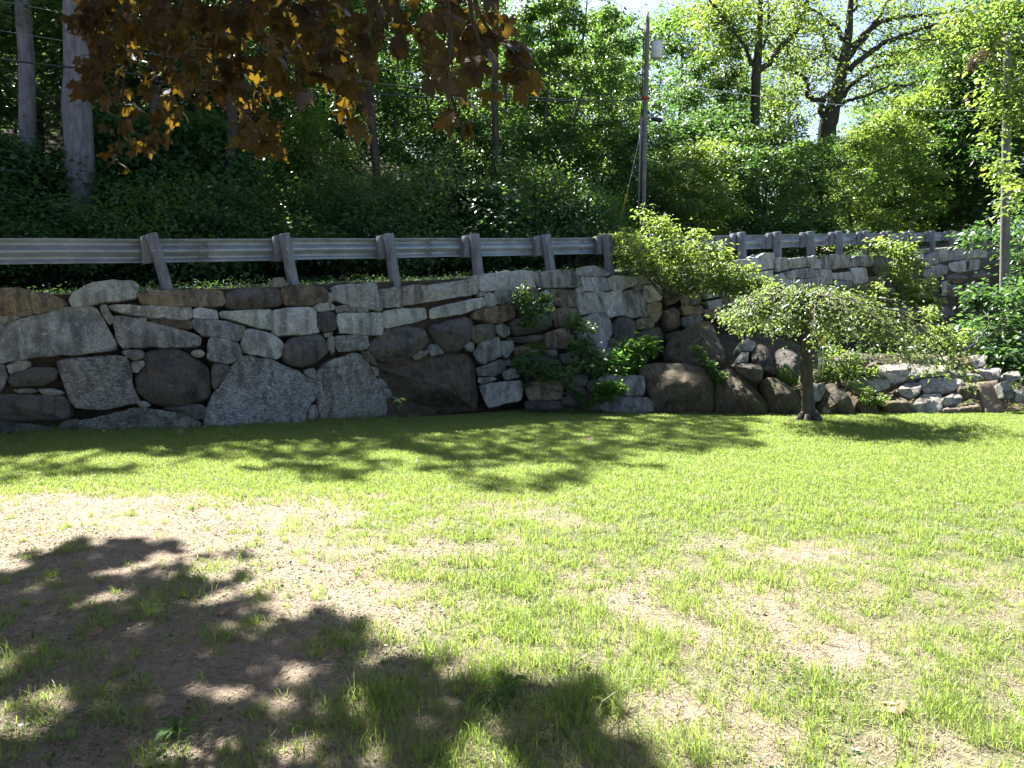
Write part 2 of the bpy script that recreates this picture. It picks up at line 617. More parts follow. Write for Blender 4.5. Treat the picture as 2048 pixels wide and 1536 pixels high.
def build_grass():
    rng = np.random.default_rng(3)
    mb = MB()
    N = 2200000
    y = 2.1 + (13.0 - 2.1) * rng.uniform(0, 1, N) ** 1.15
    half = y * 0.72 + 2.8
    x = rng.uniform(-1, 1, N) * half
    keep = rng.uniform(0, 1, N) < np.clip(half / 7.7, 0, 1) * np.where(np.abs(x) > y * 0.70 + 0.5, 0.5, 1.0)
    keep &= y < wall_front_y(x) + 0.15
    c = cover(x, y)
    clump = fbm(x * 9, y * 9, 77, 2)
    far = smooth(5.5, 7.0, y)
    p = np.clip((c - 0.28) * 1.7, 0, 1) * np.clip(0.25 + 2.2 * (clump - 0.42) + far, 0.05, 1)
    keep &= rng.uniform(0, 1, N) < p
    x, y, c = x[keep], y[keep], c[keep]
    n = len(x)
    hvar = fbm(x * 2.2, y * 2.2, 41, 2)
    h = (0.022 + 0.058 * hvar * (1 - 0.60 * smooth(4.5, 7.0, y))) * rng.uniform(0.35, 1.55, n)
    w = rng.uniform(0.0014, 0.0034, n) * (1 + 0.14 * y)
    lean = np.abs(rng.normal(0.7, 0.45, n))
    blades(mb, x, y, lawn_z(x, y) - 0.004, h, w, lean, rng)
    # single tufts that stand in the bare ground and in the shade
    spots = []
    for px, py, r, hh, k in [(40, 1330, .16, .13, 320), (110, 1400, .1, .08, 90), (310, 1230, .05, .16, 40), (210, 1240, .07, .1, 70), (430, 1260, .07, .09, 120), (435, 1275, .06, .1, 80),
                             (500, 1240, .06, .09, 110), (530, 1170, .06, .07, 90), (512, 1195, .06, .06, 90), (632, 1190, .03, .09, 40), (170, 1310, .09, .06, 80), (725, 1260, .16, .1, 260), (430, 1130, .08, .06, 110),
                             (545, 1250, .1, .07, 80), (600, 1100, .06, .07, 90), (490, 1060, .04, .07, 50), (515, 1085, .04, .06, 50), (60, 1110, .05, .08, 50), (130, 1100, .05, .08, 60), (250, 1350, .1, .05, 60),
                             (730, 1400, .16, .12, 420), (560, 1420, .16, .07, 160), (800, 1390, .12, .1, 200), (960, 1360, .13, .13, 330), (1180, 1400, .15, .15, 520), (1040, 1250, .12, .08, 260), (700, 1480, .2, .1, 420), (860, 1470, .22, .1, 420), (480, 1510, .12, .09, 160), (310, 1520, .12, .1, 160), (20, 1500, .1, .1, 160), (1000, 1480, .22, .1, 330), (1250, 1480, .2, .09, 330), (1120, 1520, .2, .09, 300), (1340, 1280, .08, .13, 120), (1410, 1480, .13, .09, 160), (1660, 1430, .12, .08, 220), (1640, 1360, .08, .12, 130), (1325, 1310, .08, .1, 100), (1500, 1270, .12, .07, 160), (1900, 1420, .1, .1, 160), (1840, 1260, .1, .07, 130)]:
        Y = ground_hit(px, py + 8)
        spots.append((ray(px, py)[0] * Y, Y, r, hh, k))
    for _ in range(1150):
        Y = rng.uniform(2.3, 6.6)
        X = rng.uniform(-1, 1) * (Y * 0.72 + 0.5)
        spots.append((X, Y, rng.uniform(0.015, 0.06), rng.uniform(0.03, 0.085), int(rng.uniform(10, 55))))
    for X, Y, r, hh, k in spots:
        a = rng.uniform(0, 2 * PI, k)
        q = np.sqrt(rng.uniform(0, 1, k)) * r
        xx, yy = X + q * np.cos(a), Y + q * np.sin(a)
        blades(mb, xx, yy, lawn_z(xx, yy) - 0.004, hh * 0.8 * rng.uniform(0.3, 1.3, k), rng.uniform(0.0016, 0.0036, k), np.abs(rng.normal(0.6, 0.45, k)), rng)
    o = mb.build('grass', M['grass'])
    tag(o, 'short green lawn grass with thin tufts on bare soil', 'grass', kind='stuff')
    # dry straw and thatch
    mb = MB()
    N = 110000
    y = 2.1 + 5.4 * rng.uniform(0, 1, N) ** 1.1
    x = rng.uniform(-1, 1, N) * (y * 0.72 + 0.8)
    k = rng.uniform(0, 1, N) < np.clip(0.9 - 0.5 * cover(x, y), 0, 1)
    x, y = x[k], y[k]
    n = len(x)
    az = rng.uniform(0, 2 * PI, n)
    L = rng.uniform(0.012, 0.05, n)
    d = np.stack([np.cos(az), np.sin(az), rng.normal(0.12, 0.18, n)], -1) * L[:, None]
    s = np.stack([-np.sin(az), np.cos(az), 0 * az], -1) * rng.uniform(0.0008, 0.0022, n)[:, None]
    b = np.stack([x, y, lawn_z(x, y) + 0.003], -1)
    V = np.stack([b - s, b + s, b + d + s * 0.4, b + d - s * 0.4], 1).reshape(-1, 3)
    mb.add(V, None, np.arange(n)[:, None] * 4 + np.array([[0, 1, 2, 3]]))
    o = mb.build('thatch', M['straw'])
    tag(o, 'dry tan straw and clippings lying on the bare soil', 'thatch', kind='stuff')


build_grass()


# ------------------------------------------------------------------ terrain above the wall
def build_terrain():
    ss = np.concatenate([np.arange(-14, 40, 0.5), np.arange(40, 110, 3.0)])
    rs = np.concatenate([[-0.36, -0.34, -0.1, 0.3, 0.7], np.arange(1, 40, 0.7), np.arange(40, 130, 6)])
    rows = []
    for j, r in enumerate(rs):
        row = []
        for s in ss:
            p = rail(s)
            z = float(hill(s, r))
            if j == 0:
                z = -1.0
            row.append((p[0] + NR[0] * r, p[1] + NR[1] * r, z + (0.10 * (mnoise.noise(Vector((s * 0.8, r * 0.8, 0)))) if r > 6.8 else 0)))
        rows.append(row)
    V = np.array(rows).reshape(-1, 3)
    i = np.arange(len(V)).reshape(len(rs), len(ss))
    Q = np.stack([i[:-1, :-1], i[:-1, 1:], i[1:, 1:], i[1:, :-1]], -1).reshape(-1, 4)
    mb = MB()
    mb.add(V, None, Q)
    tag(mb.build('hillside', M['earth']), kind='structure')
    mb = MB()
    rr = [0.75, 3.4, 6.0]
    V = []
    for r in rr:
        for s in ss:
            p = rail(s)
            V.append((p[0] + NR[0] * r, p[1] + NR[1] * r, float(hill(s, r)) + 0.012 + 0.03 * (r == 3.4)))
    i = np.arange(len(V)).reshape(len(rr), len(ss))
    Q = np.stack([i[:-1, :-1], i[:-1, 1:], i[1:, 1:], i[1:, :-1]], -1).reshape(-1, 4)
    mb.add(V, None, Q)
    tag(mb.build('road', M['road']), kind='structure')
    mb = MB()
    V = []
    for r in (1.05, 1.17):
        for s in ss:
            p = rail(s)
            V.append((p[0] + NR[0] * r, p[1] + NR[1] * r, float(hill(s, r)) + 0.022 + 0.03 * (r - 0.75) / 2.65))
    i = np.arange(len(V)).reshape(2, len(ss))
    Q = np.stack([i[:-1, :-1], i[:-1, 1:], i[1:, 1:], i[1:, :-1]], -1).reshape(-1, 4)
    mb.add(V, None, Q)
    tag(mb.build('road_marking', M['line']), kind='structure')


build_terrain()

# ------------------------------------------------------------------ stone walls
C1, C2, C3, C4, C5 = (0, 440, 3.4904), (480, 440, 3.4904), (900, 440, 3.4904), (1300, 440, 3.4904), (1640, 440, 3.4904)
BASE_Y = [(-200, 872), (100, 862), (400, 856), (620, 846), (780, 832), (960, 827), (1330, 828), (2300, 828)]
TOP_Y = [(-200, 585), (300, 578), (600, 572), (800, 565), (960, 550), (1160, 540), (1300, 555), (1480, 520), (2000, 500)]


def depth(cls, px, py, pb=None, pt=None):
    if cls == 'A':
        ty = lerp_table(TOP_Y, px)
        Yt = wall_Y(px)
        by = lerp_table(BASE_Y, px)
        Yb = ground_hit(px, by)
        k = min(max((px - 940) / 60.0, 0), 1)
        if k > 0:
            by = by * (1 - k) + 752 * k
            Yb = Yb * (1 - k) + (12.55 + (px - 1000) / 330 * 1.9) * k
        t = (by - py) / (by - ty)
        return Yb + (Yt - Yb) * min(max(t, -0.2), 1.25)
    if cls == 'L':
        return ground_hit(px, 828) + 0.0 + (828 - py) * 0.0022
    if cls == 'B':
        return ground_hit(px, 830) + (830 - py) * 0.0045
    if cls == 'S':
        return 12.95 + (770 - py) * 0.0125
    if cls == 'T':
        if pb is None:
            return ground_hit(px, 828) + (828 - py) * 0.0085
        h = pb - pt
        t = (pb - py) / h
        return ground_hit(px, 828) + (828 - pb) * 0.0085 + min(t, 0.62) * h * 0.001 + max(t - 0.62, 0) * h * 0.022
    if cls == 'U':
        Yt = wall_Y(px)
        return Yt - 0.10 * (py - 515) / F * Yt
    raise ValueError(cls)


def bank_Y(px, py):
    return min(ground_hit(px, 828) + 0.55 + (828 - py) * 0.021, wall_Y(px, 520, -0.2))


def chaikin(P, n, cut=0.2):
    for _ in range(n):
        Q = []
        for i in range(len(P)):
            a, b = P[i], P[(i + 1) % len(P)]
            Q.append(a * (1 - cut) + b * cut)
            Q.append(a * cut + b * (1 - cut))
        P = np.array(Q)
    return P


def stone_mesh(crop, flat, cls, style, seed):
    """a rounded block: traced face outline at its own distance, real size and thickness"""
    ox, oy, sc = crop
    P = np.array(flat, float).reshape(-1, 2)
    P = np.stack([ox + P[:, 0] / sc, oy + P[:, 1] / sc], -1)
    a = 0.5 * np.sum(P[:, 0] * np.roll(P[:, 1], -1) - np.roll(P[:, 0], -1) * P[:, 1])
    if a > 0:
        P = P[::-1]
    round_ = style in 'dg'
    P = chaikin(P, 2, 0.2) if round_ else chaikin(P, 1, 0.06)
    P = P + (P - P.mean(0)) / (np.linalg.norm(P - P.mean(0), axis=1)[:, None] + 1e-6) * (2.2 if cls in 'ALU' else 1.0)
    W = np.array([at(x, y, depth(cls, x, y, P[:, 1].max(), P[:, 1].min())) for x, y in P])
    c = W.mean(0)
    # local frame: n faces the viewer
    _, _, vt = np.linalg.svd(W - c)
    n = vt[2]
    if n @ (np.array([0, 0, EYE]) - c) < 0:
        n = -n
    nn = n * 0.5 + 0.5 * np.array([0.25 if cls in 'AU' else 0.0, -1, 0.12])
    n = nn / np.linalg.norm(nn)
    u = np.cross(np.array([0, 0, 1.0]), n)
    u /= np.linalg.norm(u)
    v = np.cross(n, u)
    p2 = np.stack([(W - c) @ u, (W - c) @ v], -1)
    res = (W - c) @ n
    per = np.linalg.norm(np.roll(p2, -1, 0) - p2, axis=1)
    L = per.sum()
    N = int(min(max(L / 0.05, 28), 110))
    cum = np.concatenate([[0], np.cumsum(per)])
    tt = np.linspace(0, L, N, endpoint=False)
    cl = np.vstack([p2, p2[:1]])
    q = np.stack([np.interp(tt, cum, cl[:, 0]), np.interp(tt, cum, cl[:, 1])], -1)
    rc = np.interp(tt, cum, np.append(res, res[0]))
    size = np.sqrt(max(0.5 * abs(np.sum(q[:, 0] * np.roll(q[:, 1], -1) - np.roll(q[:, 0], -1) * q[:, 1])), 1e-4))
    rng = np.random.default_rng(seed)
    off = Vector((seed * 1.37 % 50, seed * 2.11 % 50, seed * 0.73 % 50))
    tan = np.roll(q, -1, 0) - np.roll(q, 1, 0)
    tan /= np.linalg.norm(tan, axis=1)[:, None] + 1e-9
    inn = np.stack([-tan[:, 1], tan[:, 0]], -1)
    if np.sum(inn * (q.mean(0) - q)) < 0:
        inn = -inn
    ed = np.array([mnoise.noise(Vector((float(a), float(b), 0)) * (3.0 / size + 4) + off) for a, b in q]) * min(0.018, size * 0.03)
    q = q + inn * ed[:, None]
    D = min(max(size * 0.8, 0.18), 0.75)
    bev = size * (0.09 if round_ else 0.028)
    bulge = size * (0.17 if round_ else 0.03)
    if cls == 'B':
        bulge *= 1.5
        bev *= 1.5
    rough = size * (0.05 if round_ else 0.045)
    m0 = q.mean(0)
    rings = [(q * 0.9 + m0 * 0.1, -D, 1), (q, -D * 0.6, 1), (q + inn * bev * 0.05, -bev * 1.1, 1), (q + inn * bev * 0.35, -bev * 0.4, 1), (q + inn * bev, 0.0, 1)]
    qi = q + inn * bev
    nr = int(min(max(size / 0.07, 4), 13))
    # facets of the broken face
    fac = [(rng.normal(0, 0.16 if not round_ else 0.28, 2), rng.uniform(0, 0.06) * size) for _ in range(5)]
    for k in range(1, nr + 1):
        s = 1 - k / (nr + 0.6)
        rings.append((m0 + (qi - m0) * s, bulge * (1 - s * s), s))
    V = []
    for ri, (pts, d, sk) in enumerate(rings):
        for (a, b), rz in zip(pts, rc):
            w = c + u * a + v * b + n * (rc.mean() + (rz - rc.mean()) * sk)
            dd = d
            if ri >= 3:
                f = min((g @ np.array([a - m0[0], b - m0[1]])) + h for g, h in fac)
                amt = 1.0 if ri > 4 else 0.6
                lim = size * (0.16 if round_ else 0.07)
                f = -lim * (1 - math.exp(f / lim)) if f < 0 else f
                nz = mnoise.fractal(Vector(w) * (1.3 / size) + off, 1.0, 2.0, 5)
                n2 = mnoise.noise(Vector(w) * 11 + off)
                n3 = mnoise.ridged_multi_fractal(Vector(w) * (2.6 / size) + off, 1.0, 2.0, 4, 1.0, 2.0) - 1.0
                dd = d + amt * (f * (0.8 if not round_ else 0.55) + rough * nz + 0.008 * n2 + rough * (0.75 if round_ else 0.3) * n3 + (0.02 * mnoise.noise(Vector(w) * 5 + off) if round_ else 0.006 * mnoise.noise(Vector(w) * 7 + off)))
            elif ri >= 1:
                nz = mnoise.fractal(Vector(w) * (2.0 / size) + off, 1.0, 2.0, 4)
                w = w + (u * (a - m0[0]) + v * (b - m0[1])) * 0.05 * nz
            V.append(w + n * dd)
    V.append(c + u * m0[0] + v * m0[1] + n * (rc.mean() + bulge + 0.6 * min(h for g, h in fac)))
    R = len(rings)
    idx = np.arange(R * N).reshape(R, N)
    Q = np.stack([idx[:-1], np.roll(idx[:-1], -1, 1), np.roll(idx[1:], -1, 1), idx[1:]], -1).reshape(-1, 4)
    last = idx[-1]
    T = np.stack([last, np.roll(last, -1), np.full(N, R * N)], -1)
    return np.array(V), T, Q, c, size


def make_wall(thing_obj, stones, limit=100, warm=1.0):
    built = []
    for i, (crop, cls, style, flat) in enumerate(stones):
        V, T, Q, c, size = stone_mesh(crop, flat, cls, style, i * 13 + len(stones))
        built.append((size, V, T, Q, c, style, i))
    built.sort(key=lambda b: -b[0])
    rnd = random.Random(len(stones))
    for size, V, T, Q, c, style, i in built[:limit]:
        mb = MB()
        mb.add(V, T, Q)
        o = mb.build('stone', M[style], thing_obj, origin=c)
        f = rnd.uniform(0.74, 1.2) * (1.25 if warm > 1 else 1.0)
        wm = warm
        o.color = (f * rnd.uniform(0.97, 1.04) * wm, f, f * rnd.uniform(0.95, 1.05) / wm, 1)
    if len(built) > limit:
        mb = MB()
        for size, V, T, Q, c, style, i in built[limit:]:
            mb.add(V, T, Q)
        o = mb.build('chink_stones', M['l'], thing_obj, origin=built[-1][4])
        o['kind'] = 'stuff'
        o.color = (0.75, 0.72, 0.68, 1)


A1 = [(C1, 'A', s, f) for s, f in [
    ('b', [-20,482, 60,478, 130,478, 190,500, 212,560, 235,660, 100,668, -20,675]),
    ('b', [205,500, 300,505, 400,540, 468,575, 465,600, 350,635, 240,655, 222,600]),
    ('m', [-20,674, 110,672, 130,684, 40,715, -20,725]),
    ('l', [480,560, 520,500, 640,440, 780,420, 930,428, 962,452, 940,540, 800,560, 640,585, 500,605]),
    ('b', [950,510, 1000,490, 1200,490, 1400,485, 1545,488, 1562,500, 1560,590, 1400,605, 1200,598, 1000,588, 975,560]),
    ('d', [1567,508, 1680,478, 1840,468, 1905,465, 1960,482, 1975,590, 1830,612, 1690,622, 1580,612]),
    ('m', [-60,740, 100,700, 250,660, 440,615, 640,604, 690,625, 720,680, 760,760, 812,870, 790,905, 560,935, 300,950, 120,985, -60,1010]),
    ('d', [690,598, 748,592, 756,640, 788,680, 768,735, 735,690]),
    ('s', [755,590, 900,592, 1100,600, 1330,608, 1342,640, 1335,690, 1200,695, 1000,672, 850,640, 770,620]),
    ('b', [1025,685, 1150,680, 1190,700, 1330,700, 1335,762, 1200,742, 1080,712]),
    ('l', [975,683, 1020,688, 1010,708, 985,702]),
    ('m', [785,672, 900,672, 1000,700, 1130,735, 1290,775, 1385,800, 1405,830, 1398,880, 1200,882, 1050,875, 960,890, 850,895, 820,850]),
    ('l', [1350,625, 1400,615, 1510,630, 1520,690, 1460,688, 1355,680]),
    ('l', [1530,640, 1680,632, 1800,630, 1895,622, 1910,700, 1908,765, 1800,745, 1660,705, 1540,672]),
    ('m', [1345,692, 1440,697, 1540,705, 1700,740, 1712,755, 1695,800, 1655,850, 1560,832, 1450,806, 1425,815, 1390,780, 1340,730]),
    ('m', [1465,822, 1560,838, 1660,860, 1690,940, 1680,975, 1590,995, 1480,975, 1448,950, 1455,880]),
    ('d', [845,915, 930,905, 1000,915, 1000,960, 940,975, 880,950]),
    ('l', [920,992, 1000,985, 1005,1010, 960,1060, 930,1060]),
    ('r', [395,992, 480,967, 640,960, 880,948, 905,1000, 920,1070, 935,1180, 958,1250, 940,1275, 820,1300, 640,1320, 520,1310, 480,1240, 440,1120]),
    ('d', [1010,912, 1100,900, 1240,902, 1340,950, 1440,1010, 1470,1080, 1468,1220, 1440,1250, 1280,1290, 1150,1300, 1050,1280, 950,1200, 938,1120, 985,1020]),
    ('d', [1330,922, 1400,907, 1428,932, 1410,952, 1360,947]),
    ('d', [1485,1012, 1540,1005, 1620,1030, 1560,1110, 1490,1190, 1482,1100]),
    ('m', [52,1015, 130,990, 185,990, 200,1020, 150,1050, 70,1070]),
    ('m', [-60,1020, 22,1022, 38,1100, 28,1150, -10,1195, -60,1195]),
    ('d', [55,1085, 120,1060, 220,1035, 330,1030, 390,1035, 402,1060, 372,1130, 260,1152, 100,1167, 60,1145]),
    ('m', [90,1187, 200,1180, 258,1190, 230,1207, 130,1207]),
    ('d', [262,1182, 330,1180, 430,1195, 442,1217, 300,1215]),
    ('d', [-60,1212, 80,1217, 200,1227, 340,1207, 470,1240, 478,1380, 420,1398, 200,1398, -60,1395]),
    ('r', [540,1402, 700,1370, 900,1325, 980,1320, 1090,1322, 1250,1350, 1380,1400, 1410,1450, 900,1480, 540,1480]),
    ('d', [405,1450, 450,1402, 550,1395, 570,1470, 420,1480]),
    ('d', [-60,1415, 120,1420, 300,1440, 390,1470, 300,1510, -60,1520]),
    ('d', [950,1272, 1010,1267, 1050,1292, 990,1312]),
    ('d', [1100,1310, 1280,1300, 1400,1280, 1440,1330, 1400,1400, 1270,1350]),
]]
A2 = [(C2, 'A', s, f) for s, f in [
    ('m', [5,742, 28,745, 35,775, 2,832, -8,800]),
    ('l', [40,762, 120,767, 230,800, 290,850, 305,870, 285,930, 265,965, 150,945, 30,920, 10,870]),
    ('b', [300,460, 430,455, 560,468, 610,495, 615,550, 590,585, 470,590, 310,595, 295,520]),
    ('b', [210,440, 240,408, 300,405, 320,450, 280,462, 225,462]),
    ('l', [635,480, 700,455, 850,450, 945,440, 960,490, 985,560, 990,635, 900,620, 780,600, 660,555]),
    ('d', [618,505, 648,522, 650,562, 622,580]),
    ('l', [235,630, 350,615, 520,610, 530,650, 550,785, 480,795, 270,808, 230,780, 240,700]),
    ('l', [518,605, 560,585, 620,577, 655,600, 656,622, 560,636, 525,630]),
    ('d', [530,644, 660,637, 670,700, 678,765, 600,775, 555,770]),
    ('m', [672,605, 740,597, 745,633, 680,643]),
    ('l', [753,607, 811,607, 811,634, 761,640]),
    ('m', [820,612, 880,622, 900,637, 830,642]),
    ('l', [690,657, 850,650, 985,647, 1000,690, 995,800, 850,795, 700,790, 680,700]),
    ('s', [985,480, 1200,460, 1450,440, 1640,405, 1658,430, 1662,515, 1500,540, 1250,580, 1020,615, 990,590]),
    ('l', [1005,642, 1090,627, 1290,617, 1298,690, 1200,715, 1010,756]),
    ('l', [1322,622, 1450,590, 1600,557, 1690,537, 1713,580, 1708,600, 1550,650, 1330,693]),
    ('r', [668,817, 770,810, 888,807, 903,870, 878,903, 690,918, 670,880]),
    ('d', [620,817, 658,814, 663,920, 640,935, 615,880]),
    ('d', [300,870, 370,820, 560,797, 590,830, 620,890, 618,930, 540,990, 450,1022, 380,1022, 290,960]),
    ('b', [590,792, 640,787, 630,810, 600,815]),
    ('d', [910,870, 990,780, 1080,745, 1200,737, 1300,770, 1326,810, 1320,870, 1230,948, 1130,988, 1000,1003, 930,960, 900,910]),
    ('d', [1312,742, 1420,712, 1560,677, 1620,690, 1640,740, 1620,830, 1590,890, 1480,918, 1420,912, 1372,850, 1332,800]),
    ('b', [1210,957, 1260,922, 1310,917, 1300,945, 1230,975]),
    ('m', [1312,902, 1332,872, 1380,877, 1420,930, 1340,945]),
    ('b', [852,922, 900,922, 930,960, 960,1018, 930,1008, 882,975]),
    ('m', [915,1022, 960,1042, 965,1080, 940,1085]),
    ('d', [965,1102, 1010,1130, 1030,1160, 990,1165]),
    ('m', [1000,1172, 1040,1182, 1058,1215, 1045,1250, 1020,1230]),
    ('r', [-235,1362, -200,1240, -100,1100, 0,962, 60,952, 240,987, 400,1052, 450,1082, 520,1110, 535,1180, 530,1240, 490,1290, 470,1400, 380,1440, 200,1450, -100,1445, -230,1430]),
    ('r', [545,1080, 600,1020, 690,960, 820,932, 860,950, 900,1010, 950,1100, 1010,1210, 1060,1290, 1062,1365, 850,1385, 560,1395, 545,1250]),
    ('m', [455,1052, 510,1037, 535,1070, 525,1108, 470,1080]),
    ('g', [970,1032, 1100,1010, 1350,960, 1610,920, 1640,990, 1660,1150, 1675,1345, 1500,1355, 1300,1370, 1180,1350, 1100,1290, 1060,1180]),
    ('d', [495,1310, 530,1290, 545,1380, 480,1400]),
    ('d', [1070,1250, 1110,1310, 1170,1360, 1075,1370]),
]]
A3 = [(C3, 'A', s, f) for s, f in [
    ('l', [165,390, 380,360, 575,352, 600,400, 605,455, 590,480, 420,480, 220,495, 195,440]),
    ('s', [590,365, 740,355, 880,350, 900,400, 906,450, 880,465, 700,465, 615,465, 605,430]),
    ('l', [882,340, 920,328, 1010,325, 1110,365, 1110,387, 1020,390, 900,383]),
    ('l', [920,397, 1090,402, 1113,488, 1040,495, 945,493]),
    ('l', [240,527, 275,510, 308,522, 335,573, 310,593, 260,600]),
    ('l', [315,502, 380,487, 403,502, 403,530, 330,540]),
    ('l', [410,492, 455,484, 463,520, 420,525]),
    ('m', [335,547, 440,534, 445,575, 345,588]),
    ('b', [200,512, 240,502, 240,522, 210,530]),
    ('b', [170,652, 220,617, 430,587, 448,600, 453,680, 330,715, 180,685]),
    ('d', [460,542, 530,490, 600,475, 620,520, 638,580, 600,620, 480,640, 455,600]),
    ('l', [655,502, 680,492, 730,545, 720,568, 660,530]),
    ('b', [692,487, 760,487, 885,497, 888,600, 800,605, 737,580, 740,540]),
    ('m', [640,562, 713,577, 713,618, 620,640]),
    ('s', [895,517, 1080,502, 1098,600, 1093,640, 980,645, 925,660, 900,610]),
    ('l', [1087,512, 1195,487, 1218,560, 1222,655, 1110,676, 1097,600]),
    ('s', [1212,497, 1325,492, 1370,590, 1382,655, 1370,670, 1240,670, 1227,600]),
    ('l', [882,482, 925,462, 933,500, 892,510]),
    ('l', [1112,407, 1160,387, 1300,397, 1308,443, 1200,483, 1130,478]),
    ('m', [1277,462, 1340,452, 1355,480, 1290,490]),
    ('m', [1317,397, 1350,392, 1353,440, 1320,445]),
    ('m', [1357,402, 1500,392, 1560,400, 1560,440, 1360,445]),
    ('l', [1362,462, 1450,452, 1475,470, 1478,550, 1390,572, 1367,540]),
    ('d', [152,747, 200,732, 325,722, 323,815, 210,858, 160,840]),
    ('m', [330,742, 365,727, 410,755, 415,790, 385,813, 340,790]),
    ('d', [420,702, 560,667, 690,657, 718,700, 718,745, 600,780, 450,806]),
    ('b', [717,627, 820,614, 890,622, 903,650, 860,718, 740,743, 727,680]),
    ('s', [925,692, 1020,647, 1080,652, 1130,720, 1138,760, 1100,888, 990,898, 940,820]),
    ('d', [1147,722, 1180,682, 1260,682, 1300,720, 1303,780, 1270,843, 1200,858, 1142,820]),
    ('b', [1112,842, 1140,832, 1190,863, 1120,885]),
    ('b', [672,792, 780,762, 830,767, 832,800, 868,830, 868,893, 690,890]),
    ('d', [400,822, 540,815, 650,797, 653,840, 560,850, 440,850]),
    ('m', [165,922, 220,862, 340,817, 350,880, 362,945, 230,1003, 190,970]),
    ('d', [105,882, 150,852, 165,870, 160,918, 120,900]),
    ('m', [357,852, 440,847, 443,900, 400,963, 372,930]),
    ('b', [455,892, 540,882, 598,900, 598,938, 460,938]),
    ('d', [682,912, 745,907, 743,950, 690,945]),
    ('m', [200,1032, 350,977, 385,987, 388,1040, 320,1083, 210,1090]),
    ('b', [387,987, 420,982, 425,1010, 400,1010]),
    ('l', [380,1062, 440,1040, 475,1062, 478,1095, 400,1113]),
    ('d', [450,962, 620,947, 780,962, 783,1030, 650,1040, 560,1020]),
    ('m', [772,942, 900,912, 985,907, 985,960, 880,980, 807,1003]),
    ('m', [990,907, 1110,892, 1195,882, 1180,948, 1000,960]),
    ('l', [1200,880, 1265,857, 1268,920, 1190,946]),
    ('b', [1375,602, 1420,575, 1475,575, 1478,650, 1440,708, 1387,680]),
    ('b', [1312,702, 1350,684, 1418,702, 1428,740, 1350,763, 1312,750]),
    ('b', [1500,642, 1560,615, 1603,642, 1598,738, 1540,768, 1512,720]),
    ('m', [1632,682, 1740,657, 1758,690, 1753,730, 1660,750, 1637,740]),
    ('b', [1612,602, 1760,602, 1778,650, 1650,660]),
    ('b', [1612,522, 1740,512, 1750,580, 1620,598]),
    ('d', [1500,482, 1600,472, 1608,560, 1520,592]),
    ('g', [1280,882, 1312,792, 1430,742, 1480,752, 1503,870, 1498,955, 1350,965, 1290,940]),
    ('d', [1510,800, 1620,770, 1640,800, 1520,850]),
]]
L3 = [(C3, 'L', s, f) for s, f in [
    ('l', [210,1157, 300,1142, 490,1120, 503,1150, 498,1250, 280,1303, 260,1288]),
    ('m', [205,1102, 310,1097, 320,1112, 230,1140, 200,1130]),
    ('b', [530,1142, 640,1120, 783,1122, 788,1145, 773,1250, 560,1255, 540,1220]),
    ('d', [800,1092, 950,1082, 958,1120, 940,1158, 840,1170, 800,1150]),
    ('m', [1042,1112, 1080,1087, 1198,1087, 1198,1180, 1130,1220, 1050,1200]),
    ('m', [1207,1092, 1350,1087, 1360,1150, 1350,1218, 1240,1223, 1202,1190]),
    ('d', [962,1132, 1030,1112, 1048,1200, 1010,1230, 960,1180]),
    ('m', [1040,1252, 1150,1229, 1370,1239, 1420,1272, 1425,1335, 1250,1345, 1060,1330]),
    ('d', [780,1242, 870,1217, 918,1250, 908,1285, 800,1295]),
    ('d', [842,1174, 930,1164, 958,1220, 900,1235]),
    ('d', [520,1262, 640,1258, 780,1262, 790,1330, 530,1330]),
    ('d', [925,1240, 1035,1240, 1050,1330, 915,1330]),
]]
U4 = [(C4, 'U', s, f) for s, f in [
    ('l', [545,322, 620,277, 740,267, 800,234, 865,227, 870,270, 888,330, 760,350, 660,347, 560,342]),
    ('l', [872,272, 960,264, 970,338, 900,355, 882,330]),
    ('s', [967,272, 1100,260, 1118,320, 1000,335, 977,330]),
    ('l', [1107,264, 1150,252, 1198,300, 1198,333, 1130,330]),
    ('l', [590,377, 650,357, 738,367, 743,428, 610,420]),
    ('l', [750,372, 855,352, 866,410, 858,438, 742,435]),
    ('l', [870,387, 930,377, 973,420, 973,483, 872,483]),
    ('m', [942,367, 1028,347, 1028,390, 1000,413, 962,395]),
    ('m', [1037,347, 1143,332, 1143,393, 1050,408, 1032,390]),
    ('s', [1152,352, 1268,347, 1273,438, 1180,463, 1162,440]),
    ('s', [985,422, 1070,417, 1068,480, 1058,538, 990,530]),
    ('m', [1077,417, 1150,407, 1158,460, 1090,488]),
    ('m', [1147,482, 1280,457, 1298,520, 1200,530, 1152,515]),
    ('m', [730,492, 830,487, 818,520, 712,530]),
    ('d', [840,500, 975,495, 985,560, 880,580, 830,530]),
    ('b', [560,532, 610,522, 598,580, 562,580]),
    ('d', [602,557, 660,537, 718,600, 700,620, 620,620]),
    ('l', [717,582, 830,557, 868,580, 800,610, 718,615]),
    ('b', [560,642, 600,592, 628,650, 610,698, 562,690]),
    ('m', [402,572, 500,552, 508,610, 420,618]),
    ('b', [382,627, 490,622, 500,678, 390,680]),
    ('m', [380,470, 550,440, 560,520, 400,545]),
    ('d', [500,500, 548,530, 552,620, 510,600]),
    ('d', [640,630, 760,620, 860,640, 850,760, 660,760]),
    ('d', [880,600, 1060,560, 1200,545, 1300,560, 1390,700, 1000,780, 870,700]),
    ('d', [1065,490, 1140,510, 1140,545, 1065,550]),
]]
